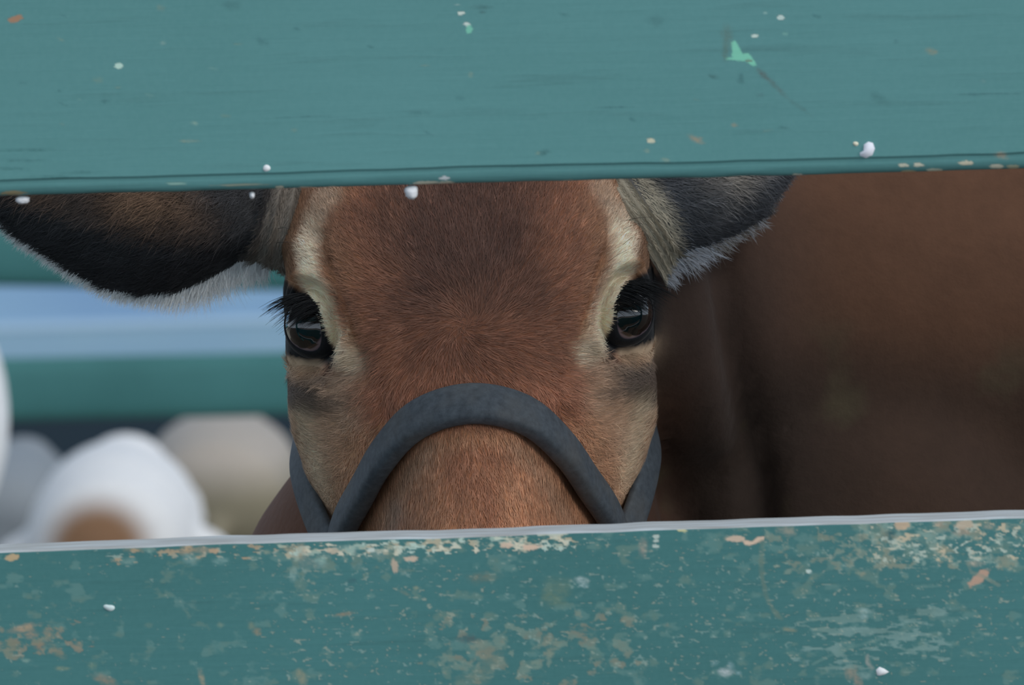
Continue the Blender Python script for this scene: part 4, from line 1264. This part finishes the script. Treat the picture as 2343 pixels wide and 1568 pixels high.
# ------------------------------------------------------------------ far fence with green rails
FY = 4.6
M_RAIL = paint_material('far_green_paint', lin((66, 122, 124)), lin((58, 112, 114)), lin((80, 136, 138)), False)
ff = empty('rail_fence', (-1.0, FY, 0))
tag(ff, 'out-of-focus green rail fence behind the cow on the left', 'fence')
def rail(ya_l, yb_l, ya_r, yb_r):
    tl, bl_ = on_plane(0, ya_l, FY), on_plane(0, yb_l, FY)
    tr, br_ = on_plane(640, ya_r, FY), on_plane(640, yb_r, FY)
    xa, xb = -3.2, 3.2
    kz = (tr.z - tl.z) / (tr.x - tl.x); h_ = tl.z - bl_.z
    zc = lambda x: (tl.z - h_ / 2) + kz * (x - tl.x)
    co, fc = [], []
    n = 40; m_ = 20
    for i in range(n + 1):
        x = xa + (xb - xa) * i / n
        for j in range(m_):
            a = 2 * math.pi * j / m_
            c_, s_ = math.cos(a), math.sin(a)
            co.append((x, FY + .022 * math.copysign(abs(c_) ** .6, c_), zc(x) + h_ / 2 * math.copysign(abs(s_) ** .6, s_)))
    for i in range(n):
        for j in range(m_):
            k = (j + 1) % m_; fc.append((i * m_ + j, (i + 1) * m_ + j, (i + 1) * m_ + k, i * m_ + k))
    fc.append(tuple(range(m_))); fc.append(tuple(reversed([n * m_ + j for j in range(m_)])))
    me = mesh_np('rail', co, fc)
    bm = bmesh.new(); bm.from_mesh(me); bmesh.ops.recalc_face_normals(bm, faces=bm.faces); bm.to_mesh(me); bm.free()
    adopt(link('rail', me, [M_RAIL]), ff)
rail(495, 655, 505, 665)
rail(820, 965, 806, 955)
rail(180, 340, 170, 330)
for x in (-3.1, 0.6, 3.1):
    adopt(link('post', box_mesh('post', (x - .05, FY + .022, 0), (x + .05, FY + .12, 1.15)), [M_RAIL]), ff)

# ------------------------------------------------------------------ lambs beyond
def creature(name, label, parts, colour_fn, loc, rot, voxel=.008, sm=10, ears=()):
    bm = bmesh.new()
    for ch_ in parts: ball_chain(bm, ch_, .5)
    me = remeshed(bm, voxel, sm)
    c = get_co(me); set_col(me, np.array([colour_fn(p) for p in c]).clip(0, 1))
    o = link(name, me, [M_WOOL]); o.location = loc; o.rotation_euler = (0, 0, rot)
    tag(o, label, 'lamb', 'young animals beyond the rails')
    return o

# lying: faces -Y, chest at the origin
LIE = [
    [((0, .04, .11), .085), ((0, .2, .12), .10), ((0, .4, .12), .10), ((0, .5, .115), .09)],
    [((0, .02, .12), .07), ((0, -.03, .14), .058), ((0, -.05, .15), .058), ((0, -.10, .13), .05), ((0, -.15, .105), .036), ((0, -.165, .1), .03)],
    [((.05, -.05, .15), .02), ((.075, -.03, .12), .02), ((.085, -.02, .10), .012)],
    [((-.05, -.05, .15), .02), ((-.075, -.03, .12), .02), ((-.085, -.02, .10), .012)],
    [((.07, .02, .07), .035), ((.08, -.12, .03), .025), ((.07, .0, .022), .02)],
    [((-.07, .02, .07), .035), ((-.08, -.12, .03), .025), ((-.07, .0, .022), .02)],
    [((.09, .36, .07), .06), ((.12, .25, .03), .03), ((.12, .42, .024), .022)],
    [((-.09, .36, .07), .06), ((-.12, .25, .03), .03), ((-.12, .42, .024), .022)],
    [((0, .56, .1), .02), ((0, .6, .05), .015)],
]
def ground_at(px, y):                      # x on the ground for a column of the frame, at that distance
    return on_plane(px, 1100, y).x
def c_white(p):
    w = np.array(lin((236, 238, 242))); t = np.array(lin((150, 116, 90)))
    d = math.hypot((p[0] - .008) / .062, (p[2] - .125) / .056) + (.0 if p[1] > .4 else 3)
    k = max(0, min(1, (1.15 - d) / .5)); return w * (1 - k) + t * k
def c_cream(p):
    w = np.array(lin((176, 168, 160))); t = np.array(lin((140, 134, 116)))
    k = max(0, min(1, (.17 - p[2]) / .06)); return w * (1 - k) + t * k
def c_grey(p):
    return np.array(lin((140, 148, 156)))
def put(o, px, y, k, rot):
    o.scale = k; o.location = (ground_at(px, y), y, 0); o.rotation_euler = (0, 0, R(rot))
put(creature('lamb', 'white lamb with a tan patch on its rump lying beyond the rails, out of focus', LIE, c_white, (0, 0, 0), 0), 285, 6.25, (1.3, .85, 1.3), 180)
put(creature('lamb', 'cream and grey lamb lying behind the white one, beside the cow\'s cheek strap', LIE, c_cream, (0, 0, 0), 0), 520, 7.0, (1.3, .8, 1.08), 180)
put(creature('lamb', 'grey-white lamb lying behind the white one, at the lower left of the gap', LIE, c_grey, (0, 0, 0), 0), 50, 7.0, (1.0, .8, .85), 180)
# standing sheep whose pale rump just enters the frame
STAND = [
    [((0, .0, .50), .15), ((0, .25, .5), .165), ((0, .55, .5), .15)],
    [((0, .6, .56), .1), ((0, .76, .7), .07), ((0, .82, .74), .065), ((0, .93, .68), .045), ((0, .97, .66), .036)],
    [((.05, .8, .77), .02), ((.13, .79, .75), .02)], [((-.05, .8, .77), .02), ((-.13, .79, .75), .02)],
] + [[((sx_ * .08, yy, .42), .08), ((sx_ * .08, yy, .24), .035), ((sx_ * .08, yy, .05), .026), ((sx_ * .08, yy - .01, .025), .03)] for sx_ in (-1, 1) for yy in (.0, .52)]
SY = 3.6
pz = on_plane(24, 945, SY)
sheep = creature('sheep', 'white sheep whose pale flank just enters at the left edge of the photo', STAND, lambda p: np.array(lin((226, 232, 240))) if p[2] > .3 else np.array(lin((70, 74, 82))), (pz.x - .15, SY, 0), R(90))
sheep.scale = (1, 1, pz.z / .5)
sheep['category'] = 'sheep'; del sheep['group']
